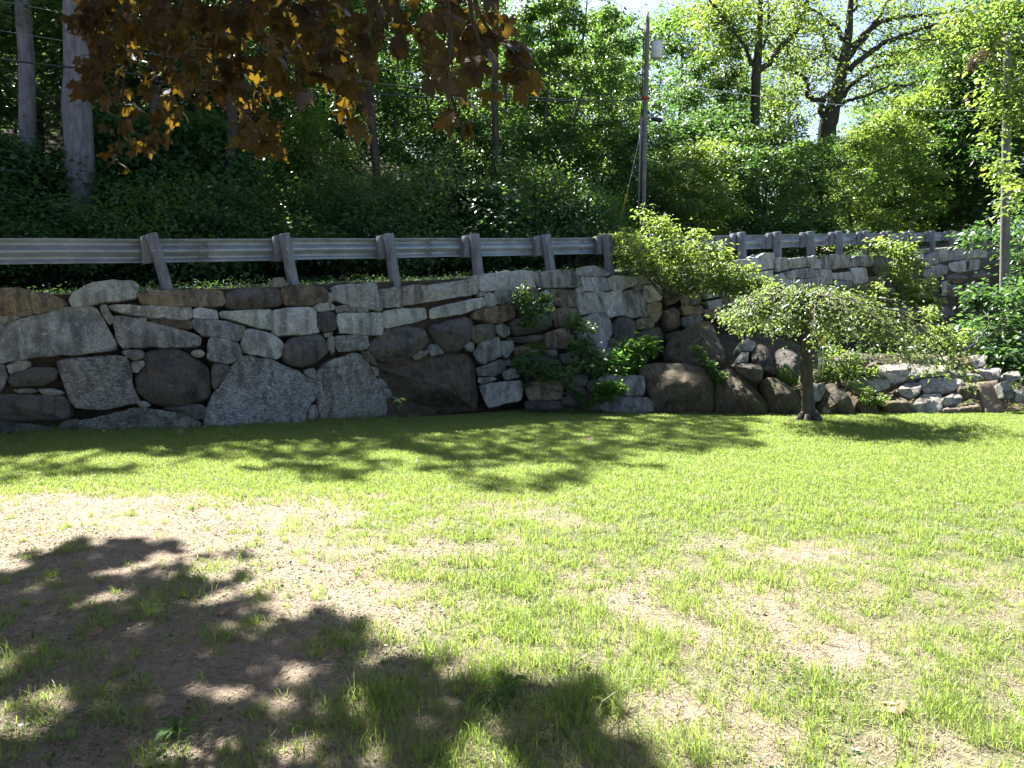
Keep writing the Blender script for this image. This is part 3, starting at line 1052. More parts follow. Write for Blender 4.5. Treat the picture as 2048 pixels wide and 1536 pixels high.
U5 = [(C5, 'U', s, f) for s, f in [
    ('s', [15,252, 100,242, 215,247, 225,290, 218,325, 30,340]),
    ('m', [228,272, 330,247, 375,257, 380,300, 350,318, 230,320]),
    ('d', [395,282, 440,257, 498,272, 490,388, 420,390, 392,350]),
    ('l', [620,242, 720,237, 723,270, 640,265]),
    ('m', [735,272, 790,232, 835,222, 843,290, 742,335]),
    ('m', [838,217, 900,207, 910,278, 847,285]),
    ('m', [912,217, 1000,202, 1060,217, 1060,265, 960,275, 917,270]),
    ('m', [1067,212, 1130,207, 1170,222, 1160,260, 1072,262]),
    ('d', [1177,217, 1280,212, 1300,260, 1182,265]),
    ('d', [1312,202, 1450,197, 1460,260, 1312,262]),
    ('l', [-5,352, 70,352, 78,438, 0,460]),
    ('l', [85,372, 210,364, 228,420, 110,410]),
    ('l', [215,337, 325,337, 335,428, 250,445, 227,410]),
    ('b', [345,402, 430,392, 458,420, 440,473, 352,440]),
    ('m', [110,422, 233,432, 210,503, 112,485]),
    ('m', [0,472, 90,457, 108,530, 0,538]),
    ('d', [250,452, 340,447, 350,500, 252,518]),
    ('m', [742,352, 830,312, 888,322, 888,370, 800,398, 747,390]),
    ('m', [907,302, 1040,277, 1048,350, 960,363, 912,330]),
    ('m', [1052,277, 1120,277, 1113,338, 1057,350]),
    ('d', [1127,272, 1250,277, 1250,328, 1132,335]),
    ('d', [1262,272, 1460,270, 1460,338, 1262,340]),
    ('m', [852,442, 895,427, 888,520, 857,520]),
    ('d', [742,402, 820,407, 818,480, 752,470]),
    ('d', [900,372, 1040,372, 1048,438, 902,440]),
    ('d', [1062,352, 1200,347, 1208,428, 1062,430]),
    ('d', [1222,342, 1460,352, 1460,428, 1222,430]),
    ('d', [902,452, 1000,452, 1008,538, 912,530]),
    ('m', [735,562, 818,552, 828,638, 752,620]),
    ('d', [842,622, 900,592, 938,660, 918,728, 852,700]),
    ('d', [1015,445, 1210,440, 1215,540, 1020,545]),
    ('d', [1220,440, 1460,440, 1460,540, 1222,545]),
    ('m', [390,592, 465,592, 468,660, 402,678]),
    ('d', [472,582, 558,592, 558,698, 492,690]),
    ('d', [562,602, 640,602, 658,698, 572,718]),
    ('b', [650,490, 730,480, 735,560, 660,590]),
    ('d', [350,490, 450,480, 470,570, 380,580]),
    ('d', [460,480, 560,470, 640,490, 640,580, 480,575]),
    ('d', [110,540, 240,525, 340,520, 380,590, 250,640, 120,620]),
    ('b', [700,732, 780,722, 778,798, 712,798]),
    ('l', [432,702, 500,697, 498,712, 442,714]),
    ('d', [580,740, 700,700, 740,820, 600,860]),
    ('d', [840,730, 940,740, 960,850, 850,860]),
    ('d', [500,710, 570,735, 585,850, 500,840]),
]]
T5 = [(C5, 'T', s, f) for s, f in [
    ('m', [390,1050, 440,1012, 560,1002, 780,1007, 850,1002, 898,1030, 888,1060, 760,1077, 640,1092, 520,1140, 490,1122, 470,1085, 400,1075]),
    ('m', [650,977, 780,957, 898,937, 898,983, 720,995]),
    ('b', [902,987, 1000,962, 1058,942, 1068,1010, 980,1028, 912,1018]),
    ('m', [1062,947, 1150,937, 1158,1018, 1080,1030]),
    ('m', [862,1082, 900,1050, 1010,1038, 1013,1083, 960,1098, 880,1095]),
    ('m', [1022,1077, 1145,1064, 1153,1108, 1060,1113, 1017,1095]),
    ('m', [1085,1042, 1200,1032, 1258,1032, 1263,1098, 1162,1110, 1152,1062]),
    ('m', [335,1112, 400,1087, 478,1092, 488,1168, 420,1193, 350,1160]),
    ('m', [540,1182, 600,1142, 690,1132, 710,1160, 698,1208, 640,1248, 572,1220]),
    ('m', [705,1107, 850,1097, 1005,1112, 1005,1150, 960,1183, 722,1203]),
    ('g', [975,1172, 1020,1119, 1090,1132, 1103,1190, 1080,1228, 1000,1258, 980,1220]),
    ('g', [470,1262, 540,1217, 600,1242, 648,1290, 655,1348, 500,1352, 460,1312]),
    ('m', [645,1292, 720,1219, 850,1209, 858,1335, 700,1345]),
    ('m', [860,1242, 960,1199, 998,1240, 988,1270, 880,1293]),
    ('d', [867,1312, 960,1289, 1000,1350, 870,1352]),
    ('g', [985,1292, 1100,1272, 1138,1350, 1000,1355]),
    ('g', [275,1252, 330,1232, 398,1290, 408,1345, 290,1350]),
    ('d', [410,1215, 470,1200, 530,1215, 455,1300, 405,1280]),
    ('d', [345,1000, 400,985, 395,1040, 345,1060]),
]]
wall = thing('stone_wall', at(500, 850, ground_hit(500, 850)), 'tall dry-laid retaining wall of grey granite blocks and boulders below the guardrail', 'stone wall')
make_wall(wall, A1 + A2 + A3 + L3)
far_wall = thing('stone_wall', at(1650, 600, rail_Y(1650) - 0.6), 'far stretch of granite wall rising behind the small weeping tree', 'stone wall')
make_wall(far_wall, U4 + U5, warm=1.02)
low_wall = thing('terrace_wall', at(1860, 826, ground_hit(1860, 828)), 'low stepped wall of flat sunlit stones beside the leaning brown slab', 'stone wall')
make_wall(low_wall, T5, warm=1.10)


def build_core(px0, px1, cls_fn, pys, name, parent, back):
    pxs = np.arange(px0, px1 + 1, 8)
    V = []
    for t in np.linspace(0, 1, pys):
        for px in pxs:
            ty, by, fn = cls_fn(px)
            py = by + (ty - by) * t
            d = fn(px, py) + back * (1 + 0.25 * mnoise.noise(Vector((px * 0.02, py * 0.03, 0))) + 0.22 * mnoise.noise(Vector((px * 0.09, py * 0.11, 5))))
            V.append(at(px, py, d))
    i = np.arange(len(V)).reshape(pys, len(pxs))
    Q = np.stack([i[:-1, :-1], i[:-1, 1:], i[1:, 1:], i[1:, :-1]], -1).reshape(-1, 4)
    mb = MB()
    mb.add(np.array(V), None, Q)
    return mb.build(name, M['core'], parent)


build_core(-160, 1340, lambda px: (lerp_table(TOP_Y, px) + 16, lerp_table(BASE_Y, px) + 14, lambda x, y: depth('A', x, y)), 44, 'rubble_core', wall, 0.24)
build_core(1300, 2240, lambda px: (lerp_table([(1300, 560), (1480, 525), (2000, 505), (2240, 500)], px) + 14, 760, lambda x, y: depth('U', x, y)), 20, 'rubble_core', far_wall, 0.3)


def build_bank():
    pxs = np.arange(940, 2420, 20)
    TT = [(940, 640), (1330, 660), (1480, 650), (1640, 706), (2420, 716)]
    pys = np.concatenate([np.linspace(0, 1, 30), [1.02]])
    V = []
    for t in pys:
        for px in pxs:
            py = 836 + (lerp_table(TT, px) - 836) * t
            k = 1
            Y = bank_Y(px, py) if t <= 1 else wall_Y(px, 520, -0.2)
            Y += 0.25 * mnoise.noise(Vector((px * 0.012, py * 0.02, 3)))
            V.append(at(px, py, Y))
    i = np.arange(len(V)).reshape(len(pys), len(pxs))
    Q = np.stack([i[:-1, :-1], i[:-1, 1:], i[1:, 1:], i[1:, :-1]], -1).reshape(-1, 4)
    mb = MB()
    mb.add(np.array(V), None, Q)
    tag(mb.build('bank', M['earth']), kind='structure')


build_bank()


def bank_cover():
    rng = np.random.default_rng(27)
    P = []
    for _ in range(5200):
        px = rng.uniform(1250, 2300)
        t = rng.uniform(0.05, 1.0)
        py = 836 + (lerp_table([(940, 640), (1330, 660), (1480, 650), (1640, 706), (2420, 716)], px) - 836) * t
        if float(fbm(px * 0.012, py * 0.03, 33, 2)) < 0.42:
            continue
        q = at(px, py, bank_Y(px, py) - 0.06)
        P.append((q.x, q.y, q.z + abs(rng.normal(0, 0.10))))
    mb = MB()
    P = np.array(P)
    N = len(P)
    A = rng.normal(size=(N, 3)) * np.array([1, 1, 0.5])
    A /= np.linalg.norm(A, axis=1)[:, None]
    U = np.cross(A, np.array([0, 0.3, 1.0]))
    U /= np.linalg.norm(U, axis=1)[:, None]
    L = rng.uniform(0.04, 0.10, N)[:, None]
    V = np.stack([P, P + A * L * 0.5 - U * L * 0.3, P + A * L, P + A * L * 0.5 + U * L * 0.3], 1).reshape(-1, 3)
    mb.add(V, None, np.arange(N)[:, None] * 4 + np.array([[0, 1, 2, 3]]))
    tag(mb.build('bank_plants', M['leaf_mid']), 'low creeping green plants covering the bank behind the boulders', 'ground cover', kind='stuff')


bank_cover()

# single boulders along the foot of the bank
BOULDERS = [
    (C3, 'B', 'g', [1330,1065, 1340,1010, 1400,990, 1520,985, 1700,995, 1790,1010, 1850,1080, 1868,1200, 1860,1345, 1600,1352, 1430,1340, 1400,1230, 1360,1150], 'broad dark boulder with flat top beside the block row, first in the boulder line'),
    (C4, 'B', 'g', [460,1150, 480,1060, 540,1015, 640,1050, 720,1150, 820,1240, 852,1310, 830,1360, 700,1375, 500,1370, 460,1340], 'big brown wedge boulder sloping down right, under a square-cut block'),
    (C4, 'B', 'd', [560,1007, 640,1000, 730,997, 805,1037, 780,1120, 730,1118, 650,1078], 'square-cut block with pale end sitting on top of wedge boulder'),
    (C4, 'B', 'g', [780,1125, 830,1092, 900,1102, 1000,1170, 1060,1240, 1065,1350, 950,1358, 865,1350, 825,1225], 'rounded grey boulder just left of the weeping tree trunk'),
    (C4, 'B', 'm', [1130,1142, 1220,1140, 1225,1190, 1190,1260, 1140,1250], 'small upright pale stone just right of the weeping tree trunk'),
    (C4, 'B', 'g', [1195,1235, 1240,1142, 1300,1132, 1400,1210, 1440,1290, 1455,1350, 1300,1358, 1190,1352], 'pointed grey boulder right of the weeping tree, sloping to the right'),
    (C4, 'B', 'm', [1215,1302, 1260,1285, 1285,1320, 1255,1345, 1215,1342], 'small pale rounded stone at foot of the pointed grey boulder'),
    (C4, 'S', 'g', [120,830, 210,770, 330,700, 430,682, 520,870, 550,1000, 400,1015, 130,965], 'large dark boulder leaning on the bank under the sunlit bush'),
    (C4, 'S', 'm', [600,900, 620,862, 680,822, 740,860, 720,912, 620,918], 'sun-topped rock under the left edge of the weeping crown'),
    (C4, 'S', 'm', [600,972, 640,922, 690,922, 682,990, 610,997], 'small pale rock below the sun-topped rock on the bank'),
    (C4, 'S', 'd', [700,942, 760,852, 830,882, 880,1020, 880,1085, 780,1040], 'tall dark rock on the bank left of the weeping tree trunk'),
    (C4, 'S', 'd', [880,882, 1000,902, 1050,952, 1052,1110, 980,1130, 900,1062], 'dark broad rock on the bank right behind the weeping tree trunk'),
    (C5, 'S', 'd', [130,930, 200,900, 280,920, 370,940, 380,1000, 250,1010, 150,980], 'dark flat rock in shade under the right side of the weeping crown'),
    (C5, 'T', 'm', [230,1120, 280,1070, 330,1080, 340,1140, 300,1190, 240,1170], 'grey rock among leafy plants left of the stepped low wall'),
    (C5, 'T', 'm', [1280,1082, 1330,1052, 1390,1057, 1400,1100, 1340,1130, 1290,1117], 'round grey boulder resting above the pale stones right of leaning slab'),
    (C5, 'B', 'm', [1262,1142, 1310,1122, 1350,1180, 1358,1240, 1290,1242], 'pale upright stone directly right of the leaning brown slab'),
    (C5, 'B', 'm', [1362,1192, 1440,1172, 1450,1270, 1370,1265], 'grey stone at the right picture edge below the dark bushes'),
]
for i, (crop, cls, style, flat, label) in enumerate(BOULDERS):
    V, T, Q, c, size = stone_mesh(crop, flat, cls, style, 900 + i * 7)
    mb = MB()
    mb.add(V, T, Q)
    o = mb.build('boulder', M[style], origin=c)
    tag(o, label, 'boulder')
    f = random.uniform(0.75, 1.05)
    o.color = (f * 1.05, f, f * 0.92, 1)


def build_slab():
    pts = [(1955, 764), (1996, 759), (2015, 815), (2011, 821), (1971, 829)]
    Ys = [12.75, 12.78, 12.30, 12.28, 12.22]
    Yb = ground_hit(1985, 828)
    W = [np.array(at(x, y, Yb + (828 - y) * 0.006)) for x, y in pts]
    n = np.cross(W[1] - W[0], W[3] - W[0])
    n /= np.linalg.norm(n)
    if n[1] > 0:
        n = -n
    rng = np.random.default_rng(5)
    # a thin rough slab: outline subdivided, front a little uneven, bevelled rim
    out = []
    for i in range(5):
        a, b = W[i], W[(i + 1) % 5]
        for t in np.linspace(0, 1, 12, endpoint=False):
            out.append(a + (b - a) * t + rng.normal(0, 0.004, 3))
    out = np.array(out)
    c = out.mean(0)
    V = []
    for s, d in ((1, -0.07), (1, -0.008), (0.985, 0), (0.8, 0.004), (0.55, 0.006), (0.3, 0.0)):
        for p in out:
            q = c + (p - c) * s
            V.append(q + n * (d + (0.008 * mnoise.noise(Vector(q) * 8) if s < 1 else 0)))
    V.append(c)
    N, R = len(out), 6
    idx = np.arange(R * N).reshape(R, N)
    Q = np.stack([idx[:-1], np.roll(idx[:-1], -1, 1), np.roll(idx[1:], -1, 1), idx[1:]], -1).reshape(-1, 4)
    T = np.stack([idx[-1], np.roll(idx[-1], -1), np.full(N, R * N)], -1)
    mb = MB()
    mb.add(np.array(V), T, Q)
    o = mb.build('stone_slab', M['slab'], origin=c)
    tag(o, 'flat brown rectangular slab leaning against the low stepped wall', 'stone slab')


build_slab()


# ------------------------------------------------------------------ guardrail
def build_guardrail():
    g = thing('guardrail', rail(4.0) - np.array([0, 0, 0.55]), 'galvanised steel guardrail on grey wooden posts along the top of the wall', 'guardrail')
    prof = [(.156, .016), (.152, .006), (.146, .004), (.108, .074), (.096, .083), (.078, .083), (.066, .075), (.022, .010), (.012, .004), (-.012, .004), (-.022, .010), (-.066, .075),
            (-.078, .083), (-.096, .083), (-.108, .074), (-.146, .004), (-.152, .006), (-.156, .016)]
    k = len(prof)
    for pi, sa in enumerate(np.arange(-12, 46, 3.55)):
        ss = np.linspace(sa, sa + 3.55 + 0.18, 11)
        V = []
        for th in (0.0, 0.004):
            for j, s in enumerate(ss):
                p = rail(s)
                d = rail_dir(s)
                n = np.array([-d[1], d[0], 0])
                n /= np.linalg.norm(n)
                dent = 0.014 * mnoise.noise(Vector((s * 0.9, 0, 0))) - 0.006
                lap = -0.007 if j >= 10 else 0.0
                for z, r in prof:
                    V.append(p + n * (r + th + dent + lap) + np.array([0, 0, z + dent * 0.6]))
        ns = len(ss)
        i = np.arange(len(V)).reshape(2, ns, k)
        Q = []
        for a in range(2):
            Q.append(np.stack([i[a, :-1, :-1], i[a, 1:, :-1], i[a, 1:, 1:], i[a, :-1, 1:]], -1).reshape(-1, 4))
        for e in (0, k - 1):
            Q.append(np.stack([i[0, :-1, e], i[0, 1:, e], i[1, 1:, e], i[1, :-1, e]], -1).reshape(-1, 4))
        for e in (0, ns - 1):
            Q.append(np.stack([i[0, e, :-1], i[0, e, 1:], i[1, e, 1:], i[1, e, :-1]], -1).reshape(-1, 4))
        mb = MB()
        mb.add(np.array(V), None, np.vstack(Q))
        for z in (0.085, 0.03, -0.03, -0.085):
            p = rail(ss[-1] - 0.09) + np.array([0, 0, z])
            n = np.array([NR[0], NR[1], 0])
            q = p + n * (0.075 if abs(z) > 0.05 else 0.025)
            mb.tube([q, q - n * 0.03], [0.016, 0.014], 8)
        mb.build('beam_panel', M['steel'], g)
    pxs = [(-230, 9), (303, 13), (567, 9), (775, 6.5), (945, 6), (1088, 10), (1212, 5), (1308, 4), (1397, 4), (1480, 3.5), (1550, 3), (1616, 3), (1673, 2.5), (1727, 2), (1774, 2), (1818, 3), (1861, 2), (1899, 2), (1935, 1), (1966, 1), (1994, 1)]
    rnd = random.Random(4)
    for px, lean in pxs:
        s = rail_s_at(ray(px, 480)[0], -0.22)
        p = rail(s)
        d = rail_dir(s)
        d[2] = 0
        d /= np.linalg.norm(d)
        n = np.array([-d[1], d[0], 0])
        top = p + np.array([0, 0, 0.205]) - n * 0.245
        up = np.array([0, 0, 1.0]) - d * math.tan(math.radians(lean)) * 0.9 + n * 0.05
        up /= np.linalg.norm(up)
        dd = d - up * (d @ up)
        dd /= np.linalg.norm(dd)
        nn = np.cross(up, dd)

        def prism(mb, top, up, hw, hd, h, bev):
            ring = []
            for sx, sy in ((-1, -1), (1, -1), (1, 1), (-1, 1)):
                cx, cy = sx * hw, sy * hd
                if (sx, sy) in ((-1, -1), (1, 1)):
                    ring += [(cx, cy - sy * bev), (cx - sx * bev, cy)]
                else:
                    ring += [(cx - sx * bev, cy), (cx, cy - sy * bev)]
            V = []
            for t, sc in ((0, 0.90), (0.012, 1.0), (0.35, 1.0), (0.7, 1.0), (1, 1.0)):
                for a, b in ring:
                    V.append(top - up * h * t + dd * a * sc + nn * b * sc)
            V.append(top + up * 0.002)
            i = np.arange(40).reshape(5, 8)
            Q = np.stack([i[:-1], np.roll(i[:-1], -1, 1), np.roll(i[1:], -1, 1), i[1:]], -1).reshape(-1, 4)
            T = [(i[0][(q + 1) % 8], i[0][q], 40) for q in range(8)]
            mb.add(np.array(V), T, Q)
        mb = MB()
        prism(mb, top, up, 0.058, 0.08, 1.35, 0.008)
        o = mb.build('post', M['post'], g, origin=top - up * 0.6, flat=True)
        mb = MB()
        bt = p + np.array([0, 0, 0.185]) - n * 0.082 - d * 0.03
        prism(mb, bt, np.array([0, 0, 1.0]), 0.066, 0.066, 0.36, 0.006)
        b = mb.build('block', M['post'], o, origin=bt, flat=True)
        b.location = Vector(bt) - Vector(top - up * 0.6)
        mb = MB()
        bc = np.array([0, 0, -0.02]) + p - n * 0.345
        mb.tube([bc, bc - n * 0.018], [0.02, 0.017], 8)
        q = mb.build('bolt', M['steel'], o, origin=bc, flat=True)
        q.location = Vector(bc) - Vector(top - up * 0.6)


build_guardrail()


# ------------------------------------------------------------------ foliage helpers
def unit(a):
    return a / (np.linalg.norm(a, axis=-1, keepdims=True) + 1e-9)


def leaf_cloud(mb, P, size, rng, up=0.8, droop=0.3, width=0.55, out=None):
    n = len(P)
    N = rng.normal(size=(n, 3))
    N[:, 2] = np.abs(N[:, 2]) * 0.6 + up * 1.6
    if out is not None:
        N += out * 0.8
    N = unit(N)
    A = rng.normal(size=(n, 3))
    if out is not None:
        A += out * 1.2
    A[:, 2] -= droop * 2
    A = unit(A - N * np.sum(A * N, -1, keepdims=True))
    S = np.cross(A, N)
    L = size * rng.uniform(0.6, 1.3, n)
    W = L * width * rng.uniform(0.8, 1.2, n)
    base = P
    tip = P + A * L[:, None] - N * (L * 0.12)[:, None]
    m = P + A * (L * 0.45)[:, None] + N * (L * 0.06)[:, None]
    V = np.stack([base, m - S * (W / 2)[:, None], tip, m + S * (W / 2)[:, None]], 1).reshape(-1, 3)
    k = np.arange(n)[:, None] * 4
    mb.add(V, np.vstack([k + np.array([[0, 1, 2]]), k + np.array([[0, 2, 3]])]))


def clumps(rng, C, per, rad, flat=0.55):
    C = np.asarray(C, float)
    n = len(C) * per
    c = np.repeat(C, per, 0)
    r = np.repeat(np.asarray(rad) * np.ones(len(C)), per)
    d = rng.normal(size=(n, 3)) * 0.55
    d[:, 2] *= flat
    # leaves gather on the outside of a spray rather than in its middle
    return c + d * r[:, None], unit(d)


def curve(rng, a, b, n=6, sag=0.0, wob=0.05):
    a, b = np.asarray(a, float), np.asarray(b, float)
    t = np.linspace(0, 1, n)[:, None]
    L = np.linalg.norm(b - a)
    P = a + (b - a) * t
    P[:, 2] += sag * L * (t[:, 0] * (1 - t[:, 0])) * 4
    P[1:-1] += rng.normal(size=(n - 2, 3)) * wob * L
    return P


def make_tree(name, H, r0, leafmat, bark, rng, crown0=0.25, spread=0.28, limbs=16, per=90, size=0.13, lean=0.03, clr=0.55, flat=0.5, up=0.8):
    root = thing(name, (0, 0, 0), None, None)
    tr = MB()
    top = np.array([rng.normal() * lean * H, rng.normal() * lean * H, H])
    P = curve(rng, (0, 0, -0.5), top, 9, 0, 0.012)
    tr.tube(P, r0 * np.linspace(1.1, 0.18, 9), 7, wob=0.05, rng=rng)
    tr.build('trunk', bark, root)
    lb, C, R = MB(), [], []
    for k in range(limbs):
        t = crown0 + (1 - crown0) * (k + rng.uniform(0, 1)) / limbs
        a = k * 2.399 + rng.uniform(-0.5, 0.5)
        i = t * 8
        i0 = int(min(i, 7))
        st = P[i0] + (P[i0 + 1] - P[i0]) * (i - i0)
        L = H * spread * (1.15 - 0.75 * abs(t - 0.5)) * rng.uniform(0.6, 1.15) * (1 if t < 0.8 else (1.25 - t) / 0.45)
        e = st + np.array([math.cos(a) * L, math.sin(a) * L, L * rng.uniform(0.05, 0.55)])
        B = curve(rng, st, e, 5, 0.05, 0.04)
        lb.tube(B, r0 * 0.32 * (1.1 - t) * np.linspace(1, 0.25, 5) + 0.006, 5, cap=False)
        for q in (0.35, 0.6, 0.82, 1.0):
            j = q * 4
            j0 = int(min(j, 3))
            C.append(B[j0] + (B[j0 + 1] - B[j0]) * (j - j0) + rng.normal(size=3) * 0.12 * L)
            R.append(clr * rng.uniform(0.6, 1.3))
    C.append(top)
    R.append(clr)
    lb.build('limbs', bark, root)
    cr = MB()
    pts, od = clumps(rng, C, per, R, flat)
    leaf_cloud(cr, pts, size, rng, up=up, out=od * 0.6)
    cr.build('crown', leafmat, root)
    return root


def make_shrub(name, R, H, leafmat, rng, n_cl=26, per=70, size=0.10, up=0.8, droop=0.35, width=0.55, flat=0.6):
    root = thing(name, (0, 0, 0), None, None)
    C, rad = [], []
    st = MB()
    for k in range(n_cl):
        a = rng.uniform(0, 2 * PI)
        q = math.sqrt(rng.uniform(0, 1))
        hz = H * (1 - 0.75 * q * q) * rng.uniform(0.25, 1.0) ** 0.6
        c = np.array([math.cos(a) * q * R, math.sin(a) * q * R, hz])
        C.append(c)
        rad.append(R * rng.uniform(0.22, 0.42))
        if k % 2 == 0:
            st.tube(curve(rng, (c[0] * 0.15, c[1] * 0.15, -0.1), c, 5, 0.06, 0.04), np.linspace(0.022, 0.006, 5), 5, cap=False)
    st.build('stems', M['bark_dark'], root)
    cr = MB()
    pts, od = clumps(rng, C, per, rad, flat)
    pts[:, 2] = np.maximum(pts[:, 2], 0.02)
    leaf_cloud(cr, pts, size, rng, up=up, droop=droop, width=width, out=od * 0.7)
    cr.build('foliage', leafmat, root)
    return root


class Kind:
    """one modelled plant and its placed copies"""

    def __init__(self, proto):
        self.p, self.used = proto, False

    def put(self, loc, rz, sc, label, cat, group=None):
        o = self.p if not self.used else copy_tree(self.p)
        self.used = True
        o.location = Vector(loc)
        o.rotation_euler = (0, 0, rz)
        o.scale = sc if isinstance(sc, tuple) else (sc, sc, sc)
        if group is None and 'group' in o:
            del o['group']
        tag(o, label, cat, group)
        return o


R_ = np.random.default_rng(12)
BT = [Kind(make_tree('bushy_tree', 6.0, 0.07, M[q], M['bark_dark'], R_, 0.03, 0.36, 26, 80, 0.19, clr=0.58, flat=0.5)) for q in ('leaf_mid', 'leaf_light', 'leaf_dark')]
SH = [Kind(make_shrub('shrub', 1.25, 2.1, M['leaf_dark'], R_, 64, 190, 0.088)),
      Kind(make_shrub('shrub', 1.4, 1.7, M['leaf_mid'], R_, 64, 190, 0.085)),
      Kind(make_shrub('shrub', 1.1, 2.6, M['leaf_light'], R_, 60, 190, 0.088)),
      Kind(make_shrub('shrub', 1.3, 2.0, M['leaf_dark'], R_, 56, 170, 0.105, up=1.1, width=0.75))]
TR = [Kind(make_tree('young_tree', 9.5, 0.075, M['leaf_mid'], M['bark_grey'], R_, 0.22, 0.20, 18, 110, 0.17, clr=0.42)),
      Kind(make_tree('young_tree', 10.5, 0.09, M['leaf_mid'], M['bark_grey'], R_, 0.30, 0.20, 20, 100, 0.17, clr=0.42)),
      Kind(make_tree('young_tree', 9.0, 0.06, M['leaf_dark'], M['bark_dark'], R_, 0.08, 0.24, 20, 120, 0.17)),
      Kind(make_tree('leafy_tree', 11.0, 0.14, M['leaf_mid'], M['bark_dark'], R_, 0.10, 0.32, 26, 140, 0.21, clr=0.9)),
      Kind(make_tree('leafy_tree', 10.0, 0.13, M['leaf_dark'], M['bark_dark'], R_, 0.08, 0.34, 26, 150, 0.21, clr=0.9))]

# shrubs along the far side of the road, left to right: px, distance beyond rail, kind, pixel row of the top, label
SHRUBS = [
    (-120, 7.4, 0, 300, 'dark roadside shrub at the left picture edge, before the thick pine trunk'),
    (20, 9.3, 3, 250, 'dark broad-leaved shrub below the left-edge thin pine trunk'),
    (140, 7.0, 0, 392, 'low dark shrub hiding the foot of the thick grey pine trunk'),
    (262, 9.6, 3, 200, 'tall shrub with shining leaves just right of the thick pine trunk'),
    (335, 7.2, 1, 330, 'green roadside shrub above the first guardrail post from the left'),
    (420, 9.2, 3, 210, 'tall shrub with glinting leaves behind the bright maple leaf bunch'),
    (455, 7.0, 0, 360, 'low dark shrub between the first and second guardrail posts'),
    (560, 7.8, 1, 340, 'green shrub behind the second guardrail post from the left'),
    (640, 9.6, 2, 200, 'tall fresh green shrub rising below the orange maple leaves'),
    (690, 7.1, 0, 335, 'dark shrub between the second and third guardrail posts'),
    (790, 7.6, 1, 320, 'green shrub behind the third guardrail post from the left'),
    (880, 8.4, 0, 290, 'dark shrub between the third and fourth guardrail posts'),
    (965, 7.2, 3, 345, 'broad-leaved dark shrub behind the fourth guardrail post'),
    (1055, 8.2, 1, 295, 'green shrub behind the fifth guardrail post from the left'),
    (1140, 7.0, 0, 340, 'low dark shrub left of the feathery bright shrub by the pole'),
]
# small bushy trees on the right: px, distance beyond rail, kind, pixel row of the top, label
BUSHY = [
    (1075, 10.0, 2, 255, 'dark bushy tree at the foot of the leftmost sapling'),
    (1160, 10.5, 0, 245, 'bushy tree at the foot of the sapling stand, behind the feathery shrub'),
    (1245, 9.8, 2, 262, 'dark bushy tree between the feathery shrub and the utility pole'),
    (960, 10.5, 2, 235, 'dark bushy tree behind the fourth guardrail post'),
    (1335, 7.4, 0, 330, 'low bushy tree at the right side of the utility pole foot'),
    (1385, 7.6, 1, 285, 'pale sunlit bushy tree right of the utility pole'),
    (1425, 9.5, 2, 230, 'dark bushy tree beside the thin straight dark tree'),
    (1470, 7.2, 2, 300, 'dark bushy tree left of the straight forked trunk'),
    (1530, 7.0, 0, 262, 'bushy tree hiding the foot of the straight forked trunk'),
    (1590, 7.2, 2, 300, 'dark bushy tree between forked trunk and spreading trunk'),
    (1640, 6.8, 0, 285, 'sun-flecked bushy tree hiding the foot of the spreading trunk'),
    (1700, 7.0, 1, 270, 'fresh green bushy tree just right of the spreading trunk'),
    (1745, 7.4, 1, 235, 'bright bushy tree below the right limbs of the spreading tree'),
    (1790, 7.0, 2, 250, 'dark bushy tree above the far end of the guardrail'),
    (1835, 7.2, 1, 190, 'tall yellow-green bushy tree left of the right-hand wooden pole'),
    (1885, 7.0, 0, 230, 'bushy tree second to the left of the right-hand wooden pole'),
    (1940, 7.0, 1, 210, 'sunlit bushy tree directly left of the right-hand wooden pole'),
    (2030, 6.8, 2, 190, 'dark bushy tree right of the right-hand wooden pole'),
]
for i, (px, r, k, py, lab) in enumerate(BUSHY):
    q = place(px, r)
    sc = (at(px, py, q.y).z - q.z) / 6.2
    BT[k].put(q, i * 1.9, (sc * 1.15, sc * 1.15, sc), lab, 'tree', 'bushy trees along the road')
for i, (px, r, k, py, lab) in enumerate(SHRUBS):
    q = place(px, r)
    sz = (at(px, py, q.y).z - q.z) / (2.2, 1.8, 2.7, 2.1)[k]
    SH[k].put(q, i * 1.7, (1.25, 1.25, sz), lab, 'shrub', 'shrubs along the road')

# feathery bright shrub by the pole
rngf = np.random.default_rng(21)
fs = make_shrub('feathery_shrub', 1.5, 2.7, M['leaf_fern'], rngf, 44, 130, 0.10, up=0.4, droop=0.1, width=0.22, flat=0.8)
fs.location = place(1190, 6.9)
tag(fs, 'soft feathery bright green shrub left of the utility pole', 'shrub', 'shrubs along the road')

